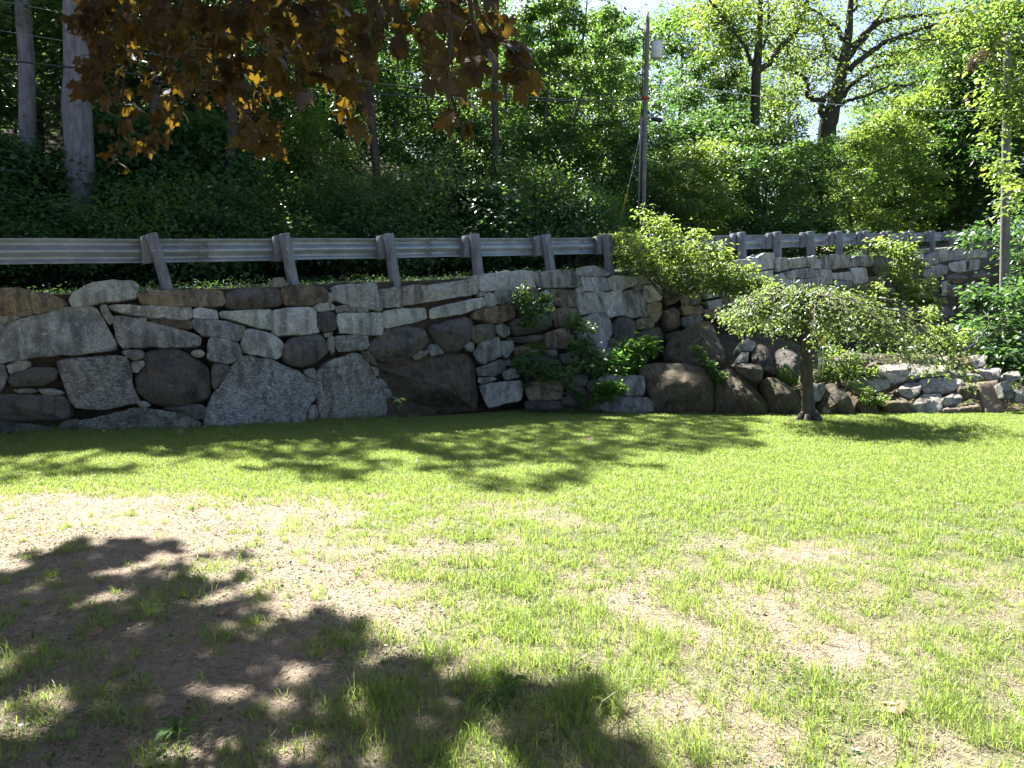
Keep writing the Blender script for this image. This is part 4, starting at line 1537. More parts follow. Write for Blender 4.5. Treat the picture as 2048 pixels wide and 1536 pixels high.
TREES = [
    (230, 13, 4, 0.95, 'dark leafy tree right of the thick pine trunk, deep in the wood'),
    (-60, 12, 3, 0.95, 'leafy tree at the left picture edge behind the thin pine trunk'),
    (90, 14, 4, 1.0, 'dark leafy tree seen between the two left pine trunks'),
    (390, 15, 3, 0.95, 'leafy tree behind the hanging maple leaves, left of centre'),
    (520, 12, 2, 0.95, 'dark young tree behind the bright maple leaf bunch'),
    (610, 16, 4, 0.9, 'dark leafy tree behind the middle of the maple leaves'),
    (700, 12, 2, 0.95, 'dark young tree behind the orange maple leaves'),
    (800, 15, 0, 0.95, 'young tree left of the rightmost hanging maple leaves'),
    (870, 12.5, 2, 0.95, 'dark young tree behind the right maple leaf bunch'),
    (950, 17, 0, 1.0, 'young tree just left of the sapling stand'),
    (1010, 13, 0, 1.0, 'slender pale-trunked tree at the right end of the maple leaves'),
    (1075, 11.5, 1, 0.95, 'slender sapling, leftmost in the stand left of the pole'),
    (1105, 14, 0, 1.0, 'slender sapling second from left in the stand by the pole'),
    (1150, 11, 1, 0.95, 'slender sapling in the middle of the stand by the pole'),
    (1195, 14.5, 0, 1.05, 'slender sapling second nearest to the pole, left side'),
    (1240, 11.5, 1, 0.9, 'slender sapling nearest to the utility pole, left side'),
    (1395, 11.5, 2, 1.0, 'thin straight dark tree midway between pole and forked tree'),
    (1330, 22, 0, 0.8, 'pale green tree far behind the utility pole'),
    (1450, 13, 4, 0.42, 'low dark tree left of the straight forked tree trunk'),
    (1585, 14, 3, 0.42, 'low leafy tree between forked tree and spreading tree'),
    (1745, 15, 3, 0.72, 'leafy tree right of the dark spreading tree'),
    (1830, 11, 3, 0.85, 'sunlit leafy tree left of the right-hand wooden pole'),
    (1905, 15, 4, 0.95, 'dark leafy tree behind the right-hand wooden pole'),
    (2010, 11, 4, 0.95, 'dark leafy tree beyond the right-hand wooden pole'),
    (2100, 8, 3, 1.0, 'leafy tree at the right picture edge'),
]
for i, (px, r, k, sc, lab) in enumerate(TREES):
    TR[k].put(place(px, r), i * 2.3, sc, lab, 'tree', 'trees in the wood')


def place_Y(px, Y):
    x = ray(px, 450)[0] * Y
    a, b = -8.0, 75.0
    for _ in range(50):
        m = 0.5 * (a + b)
        p = rail(m)
        if (x - p[0]) * NR[1] - (Y - p[1]) * NR[0] > 0:
            a = m
        else:
            b = m
    p = rail(a)
    r = (x - p[0]) * NR[0] + (Y - p[1]) * NR[1]
    return Vector((x, Y, float(hill(a, r))))


# far trees on the right: px, distance, pixel row of the top, kind, label
FAR = [
    (1030, 46, 70, 4, 'dark far tree at the right end of the maple leaves, low in the wood'), (1100, 50, 85, 4, 'far tree filling the wood behind the leftmost sapling'), (1165, 47, 80, 4, 'dark far tree behind the middle of the sapling stand'),
    (1230, 52, 85, 4, 'far tree in the wood just left of the utility pole'), (930, 43, 40, 4, 'dark far tree behind the rightmost hanging maple leaves'), (840, 41, 20, 4, 'dark far tree behind the right half of the maple leaves'),
    (1345, 46, 30, 3, 'pale leafy tree far behind the utility pole'), (1375, 54, 240, 4, 'far tree behind the pale sunlit bushy tree'), (1440, 58, 200, 3, 'far leafy tree filling the gap right of the thin straight tree'),
    (1520, 56, 170, 4, 'far dark tree behind the straight forked trunk'), (1590, 66, 285, 3, 'low far tree under the white sky gap left of the spreading trunk'), (1655, 70, 310, 3, 'lowest far tree under the white sky gap right of the spreading trunk'),
    (1760, 62, 205, 3, 'far tree below the right limbs of the spreading tree'), (1815, 60, 90, 3, 'tall far tree right of the spreading tree limbs'), (1875, 56, 60, 4, 'tall dark far tree left of the right-hand wooden pole'),
    (1935, 54, 90, 3, 'tall fresh green tree directly behind the tan tuft'), (1990, 52, 0, 3, 'tall leafy tree behind the top of the right-hand wooden pole'), (2060, 50, -60, 4, 'tall dark tree at the upper right corner'),
]
for i, (px, Y, py, k, lab) in enumerate(FAR):
    q = place_Y(px, Y)
    sc = (at(px, py, Y).z - q.z) / (11.3 if k == 3 else 10.3)
    TR[k].put(q, i * 2.7 + 1, (sc, sc, sc), lab, 'tree', 'trees in the wood')


# pines on the left
def pine(px, r, wpx, H, label, top_px=0.0):
    b = place(px, r)
    lean = (at(top_px, 0, b.y).x - b.x) / (at(top_px, 0, b.y).z - b.z)
    w = wpx / F * b.y / 2
    root = thing('pine_tree', b, label, 'pine tree', 'pines by the road')
    rng = np.random.default_rng(int(px) + 300)
    n = 14
    P = np.stack([np.linspace(0, lean * H, n), np.zeros(n), np.linspace(-0.5, H, n)], -1) + np.array(b)
    P[1:] += rng.normal(size=(n - 1, 3)) * np.array([0.02, 0.02, 0])
    mb = MB()
    mb.tube(P, w * np.linspace(1.08, 0.75, n), 14, wob=0.03, rng=rng)
    mb.build('trunk', M['bark_pine'], root)
    st = MB()
    for k in range(9):
        z = H * rng.uniform(0.2, 0.95)
        a = rng.uniform(0, 2 * PI)
        p = np.array(b) + np.array([lean * z, 0, z])
        L = rng.uniform(0.3, 1.1)
        st.tube(curve(rng, p, p + np.array([math.cos(a) * L, math.sin(a) * L, L * 0.2]), 4), np.linspace(0.025, 0.008, 4), 5)
    st.build('dead_branches', M['bark_dark'], root)
    return root, P


pine1, PP1 = pine(160, 8.6, 54, 10.0, 'thick straight grey pine trunk near the left picture edge', 151)
pine2, PP2 = pine(62, 9.6, 31, 10.0, 'thinner grey pine trunk at the left picture edge', 46)
pine3, PP3 = pine(308, 12.5, 15, 10.0, 'slim pale trunk between the thick pine and the maple leaves', 306)

# ------------------------------------------------------------------ sun
SUN_EL, SUN_AZ = math.radians(49), math.radians(29)     # azimuth measured from +y towards -x
SD = np.array([-math.sin(SUN_AZ) * math.cos(SUN_EL), math.cos(SUN_AZ) * math.cos(SUN_EL), math.sin(SUN_EL)])
PER_Z = SD / SD[2]


def in_poly(x, y, poly):
    p = np.asarray(poly, float)
    ins = np.zeros(len(x), bool)
    j = len(p) - 1
    for i in range(len(p)):
        c = ((p[i, 1] > y) != (p[j, 1] > y)) & (x < (p[j, 0] - p[i, 0]) * (y - p[i, 1]) / (p[j, 1] - p[i, 1] + 1e-12) + p[i, 0])
        ins ^= c
        j = i
    return ins


def gpoly(pts):
    out = []
    for px, py in pts:
        Y = ground_hit(px, py)
        out.append((ray(px, py)[0] * Y, Y))
    return np.array(out)


# high crowns of the roadside trees: they reach out over the road, above the picture, and shade the wall and lawn
SHADE = gpoly([(-260, 985), (0, 975), (60, 968), (200, 955), (320, 935), (430, 930), (560, 945), (640, 968), (730, 965), (800, 930), (900, 945), (960, 985), (1060, 978), (1140, 965), (1190, 935), (1300, 928), (1390, 905), (1480, 885), (1490, 850),
               (1430, 790), (1340, 700), (1240, 640), (1000, 640), (600, 650), (0, 660), (-420, 660)])


def high_crowns():
    rng = np.random.default_rng(77)
    trunks = [(pine1, PP1), (pine2, PP2)]
    for px, r, H, lab in [(470, 8.2, 11.5, 'dark trunk behind the hanging maple leaves, left of centre'), (745, 8.8, 11.5, 'dark slim trunk behind the orange maple leaves'), (985, 9.2, 11.0, 'dark slim trunk behind the right maple leaf bunch')]:
        b = place(px, r)
        root = thing('tall_tree', b, lab, 'tree', 'trees in the wood')
        P = curve(rng, np.array(b) - np.array([0, 0, 0.5]), np.array(b) + np.array([0.3, -0.4, H]), 10, 0, 0.008)
        mb = MB()
        mb.tube(P, 0.13 * np.linspace(1.1, 0.4, 10), 9, wob=0.04, rng=rng)
        mb.build('trunk', M['bark_dark'], root)
        trunks.append((root, P))
    lo, hi = SHADE.min(0), np.minimum(SHADE.max(0), (9, 14.0))
    n = 90000
    x = rng.uniform(lo[0], hi[0], n)
    y = rng.uniform(lo[1], hi[1], n)
    jx = (fbm(x * 2.2, y * 2.2, 51, 3) - 0.5) * 0.9
    jy = (fbm(x * 2.2, y * 2.2, 52, 3) - 0.5) * 0.9
    k = in_poly(x + jx, y + jy, SHADE)
    hole = fbm(x * 1.5, y * 1.9, 61, 3)
    k &= hole < 0.63 - 0.09 * smooth(8.8, 7.4, y) + 0.06 * smooth(9.0, 9.8, y)
    x, y = x[k], y[k]
    n = len(x)
    z = 10.6 + 1.9 * rng.uniform(0, 1, n)
    P = np.stack([x + PER_Z[0] * z, y + PER_Z[1] * z, z], -1)
    tp = np.array([t[1][-2] for t in trunks])
    own = np.argmin(((P[:, None, :2] - tp[None, :, :2]) ** 2).sum(-1), 1)
    for i, (root, TP) in enumerate(trunks):
        pts = P[own == i]
        if len(pts) == 0:
            continue
        cr, lb = MB(), MB()
        leaf_cloud(cr, pts, 0.17, rng, up=0.9)
        cr.build('crown', M['needle'] if i < 2 else M['leaf_mid'], root)
        sel = pts[rng.choice(len(pts), min(14, len(pts)), replace=False)]
        for q in sel:
            s = TP[-1] - np.array([0, 0, rng.uniform(0.2, 1.6)])
            lb.tube(curve(rng, s, q, 6, 0.05, 0.03), np.linspace(0.05, 0.012, 6), 5, cap=False)
        lb.build('limbs', M['bark_dark'], root)


high_crowns()


# ------------------------------------------------------------------ two big trees on the right
def traced_tree(name, label, Y, trunk, limbs, leafmat, bark, seed, per, size, clr, extra=()):
    ox, oy, sc = 1400, 0, 3.1605

    def W(pts, dep=0.0):
        n = len(pts)
        return np.array([at(ox + x / sc, oy + y / sc, Y + dep * (i / max(n - 1, 1)) ** 1.2) for i, (x, y) in enumerate(pts)])
    rng = np.random.default_rng(seed)
    tp = W([p[:2] for p in trunk])
    rr = 6.0
    while place(ox + trunk[1][0] / sc, rr).y < Y and rr < 60:
        rr += 0.1
    base = np.array(place(ox + trunk[1][0] / sc, rr)) - np.array([0, 0, 0.4])
    tp[0] = base
    root = thing(name, base, label, 'tree', 'trees in the wood')
    mb = MB()
    rad = np.array([p[2] for p in trunk]) / sc / F * Y / 2
    tp2 = catmull(tp, 4)
    r2 = np.interp(np.linspace(0, 1, len(tp2)), np.linspace(0, 1, len(rad)), rad)
    mb.tube(tp2, r2, 10, wob=0.05, rng=rng)
    mb.build('trunk', bark, root)
    lb, C, R = MB(), [], []
    for pts, w0, w1, dep in limbs:
        B = catmull(W(pts, dep), 4)
        n = len(B)
        B[1:-1] += rng.normal(size=(n - 2, 3)) * 0.05
        lb.tube(B, np.linspace(w0, w1, n) / sc / F * Y / 2, 7, wob=0.04, rng=rng)
        for j in range(n):
            t = j / n
            if t > 0.25:
                for _ in range(2):
                    q = B[j] + rng.normal(size=3) * np.array([0.8, 1.0, 0.6])
                    lb.tube(curve(rng, B[j], q, 4, 0, 0.05), np.linspace(0.03, 0.01, 4), 4, cap=False)
                    C.append(q)
                    R.append(clr * rng.uniform(0.5, 1.2))
    lb.build('limbs', bark, root)
    for x, y, dep, r in extra:
        for _ in range(5):
            C.append(np.array(at(ox + x / sc, oy + y / sc, Y + dep)) + rng.normal(size=3) * r * 0.5)
            R.append(r * rng.uniform(0.5, 0.9))
    cr = MB()
    pts, od = clumps(rng, C, per, R, 0.6)
    leaf_cloud(cr, pts, size, rng, up=0.7, out=od * 0.5, width=0.42)
    cr.build('crown', leafmat, root)
    return root


traced_tree('forked_tree', 'straight grey tree with two forks, left of the dark spreading tree', 37.0,
            [(340, 1150, 64), (345, 900, 58), (350, 700, 56), (355, 480, 54), (370, 300, 46), (380, 100, 36), (385, -60, 30)],
            [([(360, 470), (430, 400), (530, 280), (610, 180), (660, 60), (690, -60)], 42, 22, 1.5),
             ([(345, 410), (310, 380), (290, 290), (220, 200), (150, 110), (60, 0)], 26, 12, -1.5),
             ([(378, 330), (420, 240), (430, 100), (440, -20)], 18, 10, 1.0),
             ([(290, 300), (250, 250), (180, 150), (130, 20)], 10, 5, 0.5)],
            M['leaf_light'], M['bark_dark'], 5, 46, 0.23, 1.0,
            extra=[(60, 60, 0, 1.0), (120, 160, 1, .9), (200, 60, -1, .9), (260, 130, 0, .9), (480, 100, 1, 1.0), (560, 40, 0, 1.0), (470, 200, 2, .8), (100, 250, 1, .8), (170, 330, 1, .8), (230, 390, 2, .8), (560, 130, -1, .8), (300, 40, 0, .9), (130, 470, 2, 1.0), (60, 560, 2, 1.0), (230, 520, 1, .8), (440, 520, 2, 0.9), (500, 600, 2, 0.9), (250, 640, 2, .9)])
traced_tree('spreading_tree', 'dark spreading tree with many crooked limbs against the white sky', 46.0,
            [(800, 1050, 120), (800, 880, 105), (820, 760, 100), (865, 600, 78), (890, 480, 74), (920, 330, 58), (940, 200, 46), (950, 50, 34), (960, -60, 28)],
            [([(795, 790), (768, 700), (770, 640), (820, 600), (852, 540)], 40, 30, 0.5),
             ([(770, 645), (700, 620), (670, 590), (680, 520), (610, 460), (520, 410), (430, 380)], 34, 12, -1.5),
             ([(900, 410), (850, 350), (800, 330), (700, 380), (600, 410), (500, 430)], 28, 10, 1.5),
             ([(800, 335), (790, 270), (770, 200)], 20, 8, 0.6),
             ([(930, 375), (1010, 270), (1100, 170), (1200, 120), (1350, 100), (1500, 90), (1700, 60)], 38, 14, 2.0),
             ([(940, 445), (1040, 360), (1150, 280), (1260, 230), (1400, 180), (1600, 140), (1720, 120)], 38, 12, -1.5),
             ([(900, 615), (950, 540), (1030, 490), (1130, 420), (1260, 405)], 34, 14, 1.5),
             ([(890, 665), (960, 620), (1080, 590), (1200, 545), (1350, 530)], 24, 9, -1.0),
             ([(950, 295), (1050, 200), (1120, 110), (1200, 0), (1240, -60)], 26, 14, 1.5),
             ([(912, 255), (850, 170), (770, 110), (680, 40), (560, 10)], 28, 12, 1.0),
             ([(950, 110), (985, 40), (1010, -60)], 22, 12, 0.6),
             ([(1150, 285), (1290, 240), (1440, 260), (1470, 230)], 14, 6, 0.6),
             ([(1000, 300), (1100, 350), (1300, 330), (1400, 280)], 12, 5, 1.0),
             ([(850, 500), (820, 430), (810, 370)], 14, 6, 0.5)],
            M['leaf_light'], M['bark_dark'], 6, 20, 0.27, 1.0,
            extra=[(1050, 60, 1, 1.0), (1300, 40, 0, 1.1), (1500, 30, 1, 1.2), (1650, 90, 0, 1.2), (1500, 200, 1, 1.0), (1350, 330, 1, 1.0), (1500, 380, 1, 1.2), (850, 60, 0, .9), (720, 170, 1, .9), (640, 260, 1, .8), (760, 480, 1, .8), (560, 330, 0, .9), (560, 540, 1, .9), (500, 640, 1, .9), (1450, 560, 1, 1.2), (1600, 480, 1, 1.3), (450, 720, 1, 1.0), (1150, 430, 1, .7), (1180, 650, 1, .9), (1250, 760, 1, 1.1), (1000, 900, 1, .6)])


# ------------------------------------------------------------------ ground cover on the hill and the wood beyond
def undergrowth():
    rng = np.random.default_rng(9)
    mb = MB()
    n = 60000
    s = rng.uniform(-8, 48, n)
    r = 5.9 + 20 * rng.uniform(0, 1, n) ** 1.5
    keep = fbm(s * 0.5, r * 0.5, 4, 3) > 0.42
    s, r = s[keep], r[keep]
    h = np.abs(rng.normal(0, 0.35, len(s))) * (0.5 + 1.5 * fbm(s * 0.8, r * 0.8, 14, 2)) * np.clip((r - 5.9) / 1.2, 0.08, 1)
    P = np.stack([np.interp(s, RS, RC[:, 0]) + NR[0] * r, np.interp(s, RS, RC[:, 1]) + NR[1] * r, hill(s, r) + h], -1)
    leaf_cloud(mb, P, 0.12, rng, up=0.8)
    # low plants on the road verge behind the rail
    n = 9000
    s = rng.uniform(-6, 30, n)
    r = rng.uniform(-0.25, 0.7, n)
    h = np.abs(rng.normal(0, 0.05, n)) * (0.3 + 1.5 * fbm(s * 1.3, r, 24, 2))
    P = np.stack([np.interp(s, RS, RC[:, 0]) + NR[0] * r, np.interp(s, RS, RC[:, 1]) + NR[1] * r, hill(s, r) + h], -1)
    leaf_cloud(mb, P, 0.05, rng, up=0.5, width=0.35)
    tag(mb.build('undergrowth', M['leaf_dark']), 'low dark leafy undergrowth covering the wooded slope and road verge', 'undergrowth', kind='stuff')
    mb = MB()
    C, R = [], []
    for _ in range(900):
        s = rng.uniform(-14, 26)
        r = rng.uniform(19, 46)
        p = np.array(pos_sr(s, r))
        hh = rng.uniform(0.3, 10.0)
        if s > 18:
            hh *= 0.6
        C.append(p + np.array([0, 0, hh]))
        R.append(rng.uniform(0.9, 1.8))
    for _ in range(120):
        s = rng.uniform(26, 62)
        r = rng.uniform(16, 40)
        p = np.array(pos_sr(s, r))
        C.append(p + np.array([0, 0, rng.uniform(0.3, 3.0)]))
        R.append(rng.uniform(0.9, 1.6))
    pts, od = clumps(rng, C, 130, R, 0.7)
    leaf_cloud(mb, pts, 0.26, rng, up=0.7, out=od * 0.5)
    tag(mb.build('far_wood', M['leaf_dark']), 'dense dark leaves of the far wood higher up the slope', 'woodland', kind='stuff')
    # bare stems of the wood
    mb = MB()


undergrowth()


# ------------------------------------------------------------------ poles and wires
def build_pole():
    b = place(1284, 7.2)
    Y = b.y
    top = np.array(at(1295, 38, Y))
    root = thing('utility_pole', b, 'tall grey utility pole with a pale transformer can', 'utility pole')
    base = np.array(b) - np.array([0, 0, 0.6])
    mb = MB()
    P = [base + (top - base) * t for t in np.linspace(0, 1, 9)]
    mb.tube(P, np.linspace(0.115, 0.078, 9), 12)
    mb.build('shaft', M['pole'], root)
    axis = (top - base) / np.linalg.norm(top - base)
    H = np.linalg.norm(top - base)

    def pt(py, dx=0.0, dy=0.0):
        t = (at(1290, py, Y).z - base[2]) / (top - base)[2]
        return base + (top - base) * t + np.array([dx, dy, 0])
    mb = MB()
    c0, c1 = pt(117, 0.34), pt(83, 0.34)
    mb.tube([c0 - [0, 0, .0], c0 + [0, 0, .02], c1 - [0, 0, .04], c1], [0.17, 0.19, 0.19, 0.17], 18)
    mb.tube([c1, c1 + np.array([0, 0, 0.035])], [0.20, 0.12], 18)
    can = mb.build('transformer', M['can'], root)
    mb = MB()
    for dx in (-0.07, 0.07):
        q = c1 + np.array([dx, 0, 0.02])
        mb.tube([q, q + [0, 0, .06], q + [0, 0, .12], q + [0, 0, .2]], [0.03, 0.045, 0.03, 0.02], 8)
    mb.build('bushing', M['grey_pipe'], root)
    mb = MB()
    mb.tube([pt(88, 0.1), pt(88, 0.2)], 0.03, 6)
    mb.tube([pt(108, 0.1), pt(108, 0.2)], 0.03, 6)
    mb.build('bracket', M['steel'], root)
    mb = MB()
    mb.tube([pt(235, -0.15, -0.08), pt(300, -0.16, -0.08), pt(415, -0.16, -0.08)], 0.04, 8)
    mb.build('conduit', M['grey_pipe'], root)
    mb = MB()
    mb.tube([pt(60, -0.12, -0.07), pt(150, -0.13, -0.08), pt(240, -0.13, -0.08), pt(415, -0.08, -0.13)], 0.022, 6)
    mb.build('riser_cable', M['black'], root)
    mb = MB()
    mb.tube([pt(199), pt(195)], 0.14, 12)
    mb.build('band', M['red'], root)
    mb = MB()
    q = pt(38)
    mb.tube([q, q + [0, 0, .06], q + [0, 0, .1], q + [0, 0, .2]], [0.03, 0.06, 0.035, 0.05], 8)
    mb.tube([pt(60, -0.1), pt(58, -0.28), pt(50, -0.3)], [0.02, 0.03, 0.05], 6)
    mb.build('insulator', M['grey_pipe'], root)

    # cables
    def cable(name, a, b_, sag, rad, mat, label):
        n = 40
        t = np.linspace(0, 1, n)[:, None]
        P = a + (b_ - a) * t
        P[:, 2] -= sag * 4 * t[:, 0] * (1 - t[:, 0])
        mb = MB()
        mb.tube(P, rad, 6)
        tag(mb.build(name, mat), label, 'cable', 'overhead cables')

    def A(*k):
        return np.array(at(*k))
    cable('overhead_cable', pt(199), A(-250, 88, 13.5), 0.35, 0.018, M['black'], 'thick black cable sagging left from the red band on the pole')
    cable('overhead_cable', pt(197, -0.05, 0.1), A(-300, -60, 15.0), 0.3, 0.006, M['grey_pipe'], 'thin grey wire from the pole passing behind the maple leaves, upper one')
    cable('overhead_cable', pt(203, 0, 0.12), A(-300, 10, 15.0), 0.35, 0.006, M['grey_pipe'], 'thin grey wire passing behind the maple leaves, below the other thin wire')
    cable('overhead_cable', pt(160, 0.1), A(2300, 190, 42), 0.9, 0.012, M['wire'], 'bright thin wire crossing in front of the spreading tree trunk')
    mb = MB()
    q = pt(240, 0.38, -0.1)
    mb.tube([q + [-.2, 0, .03], q + [-.16, 0, .03], q + [.16, -.02, -.04], q + [.2, -.02, -.05]], [0.03, 0.075, 0.075, 0.03], 10)
    mb.tube([pt(237, 0.08), q + [-.2, 0, .03]], 0.014, 5)
    mb.build('splice_case', M['black'], root)
    # guy wire with yellow guard
    a = pt(226)
    e = np.array(place(1222, 8.6))
    g = thing('guy_wire', e, 'thin guy wire with a bright yellow guard left of the utility pole', 'guy wire')
    mb = MB()
    mb.tube([a, e - np.array([0, 0, .1])], 0.010, 5)
    mb.build('wire', M['wire'], g)
    mb = MB()
    d = (e - a)
    mb.tube([a + d * 0.52, a + d * 0.53, a + d * 0.75], [0.02, 0.032, 0.032], 8)
    mb.build('guard', M['yellow'], g)


build_pole()


def build_pole2():
    Y = 17.5
    b = np.array(at(2008, 640, Y))
    top = np.array(at(2016, 60, Y))
    root = thing('wooden_pole', b, 'plain grey wooden pole in front of the far wall near the right edge', 'pole')
    mb = MB()
    P = [b + (top - b) * t for t in np.linspace(-0.05, 1, 8)]
    mb.tube(P, np.linspace(0.105, 0.085, 8), 12)
    mb.build('shaft', M['pole'], root)
    mb = MB()
    p = b + (top - b) * 0.97
    mb.tube([p + [-.02, -.1, 0], p + [-.02, -.14, 0], p + [-.02, -.14, .1]], [0.015, 0.02, 0.03], 6)
    mb.build('hook', M['steel'], root)


build_pole2()


# ------------------------------------------------------------------ weeping tree
def build_weeping():
    rng = np.random.default_rng(31)
    bY = ground_hit(1618, 842)
    b = np.array(at(1618, 843, bY))
    root = thing('weeping_tree', b, 'small weeping tree with a broad umbrella crown on the lawn', 'tree')
    hub = np.array(at(1614, 625, bY))
    mb = MB()
    P = np.array([np.array(at(x, y, bY)) for x, y in [(1620, 850), (1619, 838), (1616, 815), (1614, 780), (1613, 740), (1613, 690), (1614, 650), (1614, 625)]])
    mb.tube(catmull(P, 4), np.interp(np.linspace(0, 1, 29), [0, .06, .14, .28, .6, 1], [.19, .15, .108, .095, .088, .075]), 14, wob=0.05, rng=rng)
    for a in np.arange(0, 6.2, 1.05):
        e = b + np.array([math.cos(a) * 0.24, math.sin(a) * 0.24, -0.05])
        mb.tube([b + np.array([math.cos(a) * 0.04, math.sin(a) * 0.04, 0.16]), b + np.array([math.cos(a) * 0.14, math.sin(a) * 0.14, 0.05]), e], [0.06, 0.055, 0.03], 8)
    mb.build('trunk', M['bark_weep'], root)
    br, lf = MB(), MB()
    pts, out = [], []
    for k in range(115):
        a = k * 2.399 + rng.uniform(-0.2, 0.2)
        ca, sa = math.cos(a), math.sin(a)
        Rm = (1.74 + 0.44 * ca) * rng.uniform(0.45, 1.06)
        drop = (0.52 + 0.24 * ca) * rng.uniform(0.8, 1.15) * (Rm / 1.7) ** 1.2
        lift = rng.uniform(0.02, 0.30)
        n = 14
        t = np.linspace(0, 1, n)
        rr = Rm * t ** 0.85
        zz = lift * np.sin(np.minimum(t * 3.2, PI)) * 0.9 + 0.13 - drop * t ** 1.9
        B = hub + np.stack([ca * rr, sa * rr, zz], -1) + rng.normal(size=(n, 3)) * 0.02
        br.tube(B, np.linspace(0.022, 0.004, n), 5, cap=False)
        gap = rng.uniform(0, 1, n) < 0.38
        for j in range(2, n):
            m = int(11 + 9 * (j / n)) if not gap[j] else 1
            q = B[j] + rng.normal(size=(m, 3)) * np.array([0.09, 0.09, 0.06])
            pts.append(q)
            out.append(np.tile([ca, sa, -0.4], (m, 1)))
            if j > 5 and rng.uniform() < 0.45:      # short hanging twig
                L = rng.uniform(0.08, 0.3)
                e = B[j] + np.array([rng.normal() * 0.06, rng.normal() * 0.06, -L])
                br.tube(curve(rng, B[j], e, 4), np.linspace(0.005, 0.002, 4), 4, cap=False)
                q = B[j] + (e - B[j]) * rng.uniform(0, 1, (12, 1)) + rng.normal(size=(12, 3)) * 0.035
                pts.append(q)
                out.append(np.tile([ca, sa, -0.8], (12, 1)))
    br.build('branches', M['bark_weep'], root)
    leaf_cloud(lf, np.vstack(pts), 0.062, rng, up=0.7, droop=0.5, width=0.45, out=np.vstack(out) * 0.6)
    lf.build('crown', M['leaf_weep'], root)
    # wind chime hanging on the front right of the crown
    c = np.array(at(1644, 686, bY - 0.5))
    w = thing('wind_chime', c, 'little wind chime with a yellow top hanging under the weeping tree crown', 'wind chime')
    mb = MB()
    mb.tube([c + [0, 0, .09], c + [0, 0, .07], c + [0, 0, .02], c + [0, 0, -.03], c + [0, 0, -.05]], [0.008, 0.03, 0.048, 0.04, 0.012], 14)
    mb.build('top', M['yellow'], w)
    mb = MB()
    mb.tube([c + [0, 0, .09], c + [0, 0, .5]], 0.002, 4)
    mb.build('cord', M['black'], w)
    for k in range(5):
        a = k * 1.2566
        q = c + np.array([math.cos(a) * 0.035, math.sin(a) * 0.035, -0.10])
        mb = MB()
        mb.tube([q, q - [0, 0, 0.30 + 0.03 * k]], 0.005, 8)
        mb.tube([q, c + [0, 0, -.04]], 0.001, 3)
        mb.build('tube', M['chime'], w)


build_weeping()


# ------------------------------------------------------------------ plants on and below the wall
def plant(name, label, cat, spots, leafmat, size, per, seed, root_px, stems=True, up=0.7, droop=0.35, width=0.5, flat=0.7, group=None):
    """spots: px, py, Y, radius of each leafy spray"""
    rng = np.random.default_rng(seed)
    b = np.array(at(*root_px))
    root = thing(name, b, label, cat, group)
    C, R = [], []
    st = MB()
    for px, py, Y, r in spots:
        c = np.array(at(px, py, Y))
        for _ in range(4):
            C.append(c + rng.normal(size=3) * r * 0.45)
            R.append(r * rng.uniform(0.5, 0.95))
        if stems:
            st.tube(curve(rng, b, c, 7, 0.06, 0.02), np.linspace(0.02, 0.005, 7), 5, cap=False)
    if stems:
        st.build('stems', M['bark_grey'], root)
    mb = MB()
    pts, od = clumps(rng, C, per, R, flat)
    leaf_cloud(mb, pts, size, rng, up=up, droop=droop, width=width, out=od * 0.7)
    mb.build('foliage', leafmat, root)


M['leaf_sun'] = leaf_mat('leaf_yellow_green', (0.065, 0.12, 0.03), (0.11, 0.17, 0.045), (0.36, 0.50, 0.075), 0.5, 0.42, 0.5)
plant('sunlit_bush', 'large sunlit yellow-green bush spilling over the wall and guardrail', 'bush',
      [(1268, 475, 14.8, .26), (1305, 448, 14.9, .26), (1330, 475, 14.6, .3), (1290, 505, 14.5, .32), (1242, 505, 14.6, .2), (1340, 512, 14.4, .32), (1300, 535, 14.3, .28), (1260, 530, 14.4, .2),
       (1375, 490, 14.6, .30), (1400, 520, 14.3, .34), (1360, 545, 14.2, .30), (1420, 545, 14.2, .32), (1450, 520, 14.5, .26), (1440, 565, 14.1, .26), (1480, 545, 14.2, .22), (1475, 575, 14.0, .22), (1520, 570, 14.0, .18), (1550, 575, 13.9, .15), (1400, 565, 14.1, .28), (1225, 480, 14.9, .16), (1345, 555, 14.2, .22), (1395, 470, 14.8, .14)],
      M['leaf_sun'], 0.105, 85, 41, (1335, 600, 14.7), width=0.32)
plant('sunlit_bush', 'pale sunlit bush tumbling down the far wall right of the weeping tree', 'bush',
      [(1760, 500, 21.5, .35), (1790, 495, 21.5, .38), (1815, 500, 21.6, .3), (1800, 525, 21.4, .42), (1820, 550, 21.2, .42), (1840, 575, 21.0, .35), (1800, 560, 21.2, .35), (1835, 595, 20.9, .28), (1850, 600, 20.8, .2), (1790, 590, 21.0, .22), (1745, 495, 21.6, .18)],
      M['leaf_sun'], 0.13, 55, 42, (1795, 600, 21.4))
plant('sunlit_bush', 'small pale plant on the far wall above the weeping crown', 'bush',
      [(1725, 585, 19.5, .22), (1745, 590, 19.5, .25), (1730, 605, 19.4, .26), (1720, 615, 19.3, .2), (1760, 585, 19.6, .16)], M['leaf_sun'], 0.12, 45, 43, (1735, 640, 19.5))
plant('sunlit_bush', 'pale leafy plant at the right tip of the weeping crown', 'bush',
      [(1880, 665, 14.2, .2), (1900, 675, 14.1, .24), (1885, 690, 14.0, .2), (1920, 680, 14.2, .18), (1870, 640, 14.6, .15), (1860, 625, 14.9, .14), (1905, 695, 14.0, .16), (1935, 690, 14.2, .12)], M['leaf_sun'], 0.08, 42, 44, (1895, 720, 14.0))
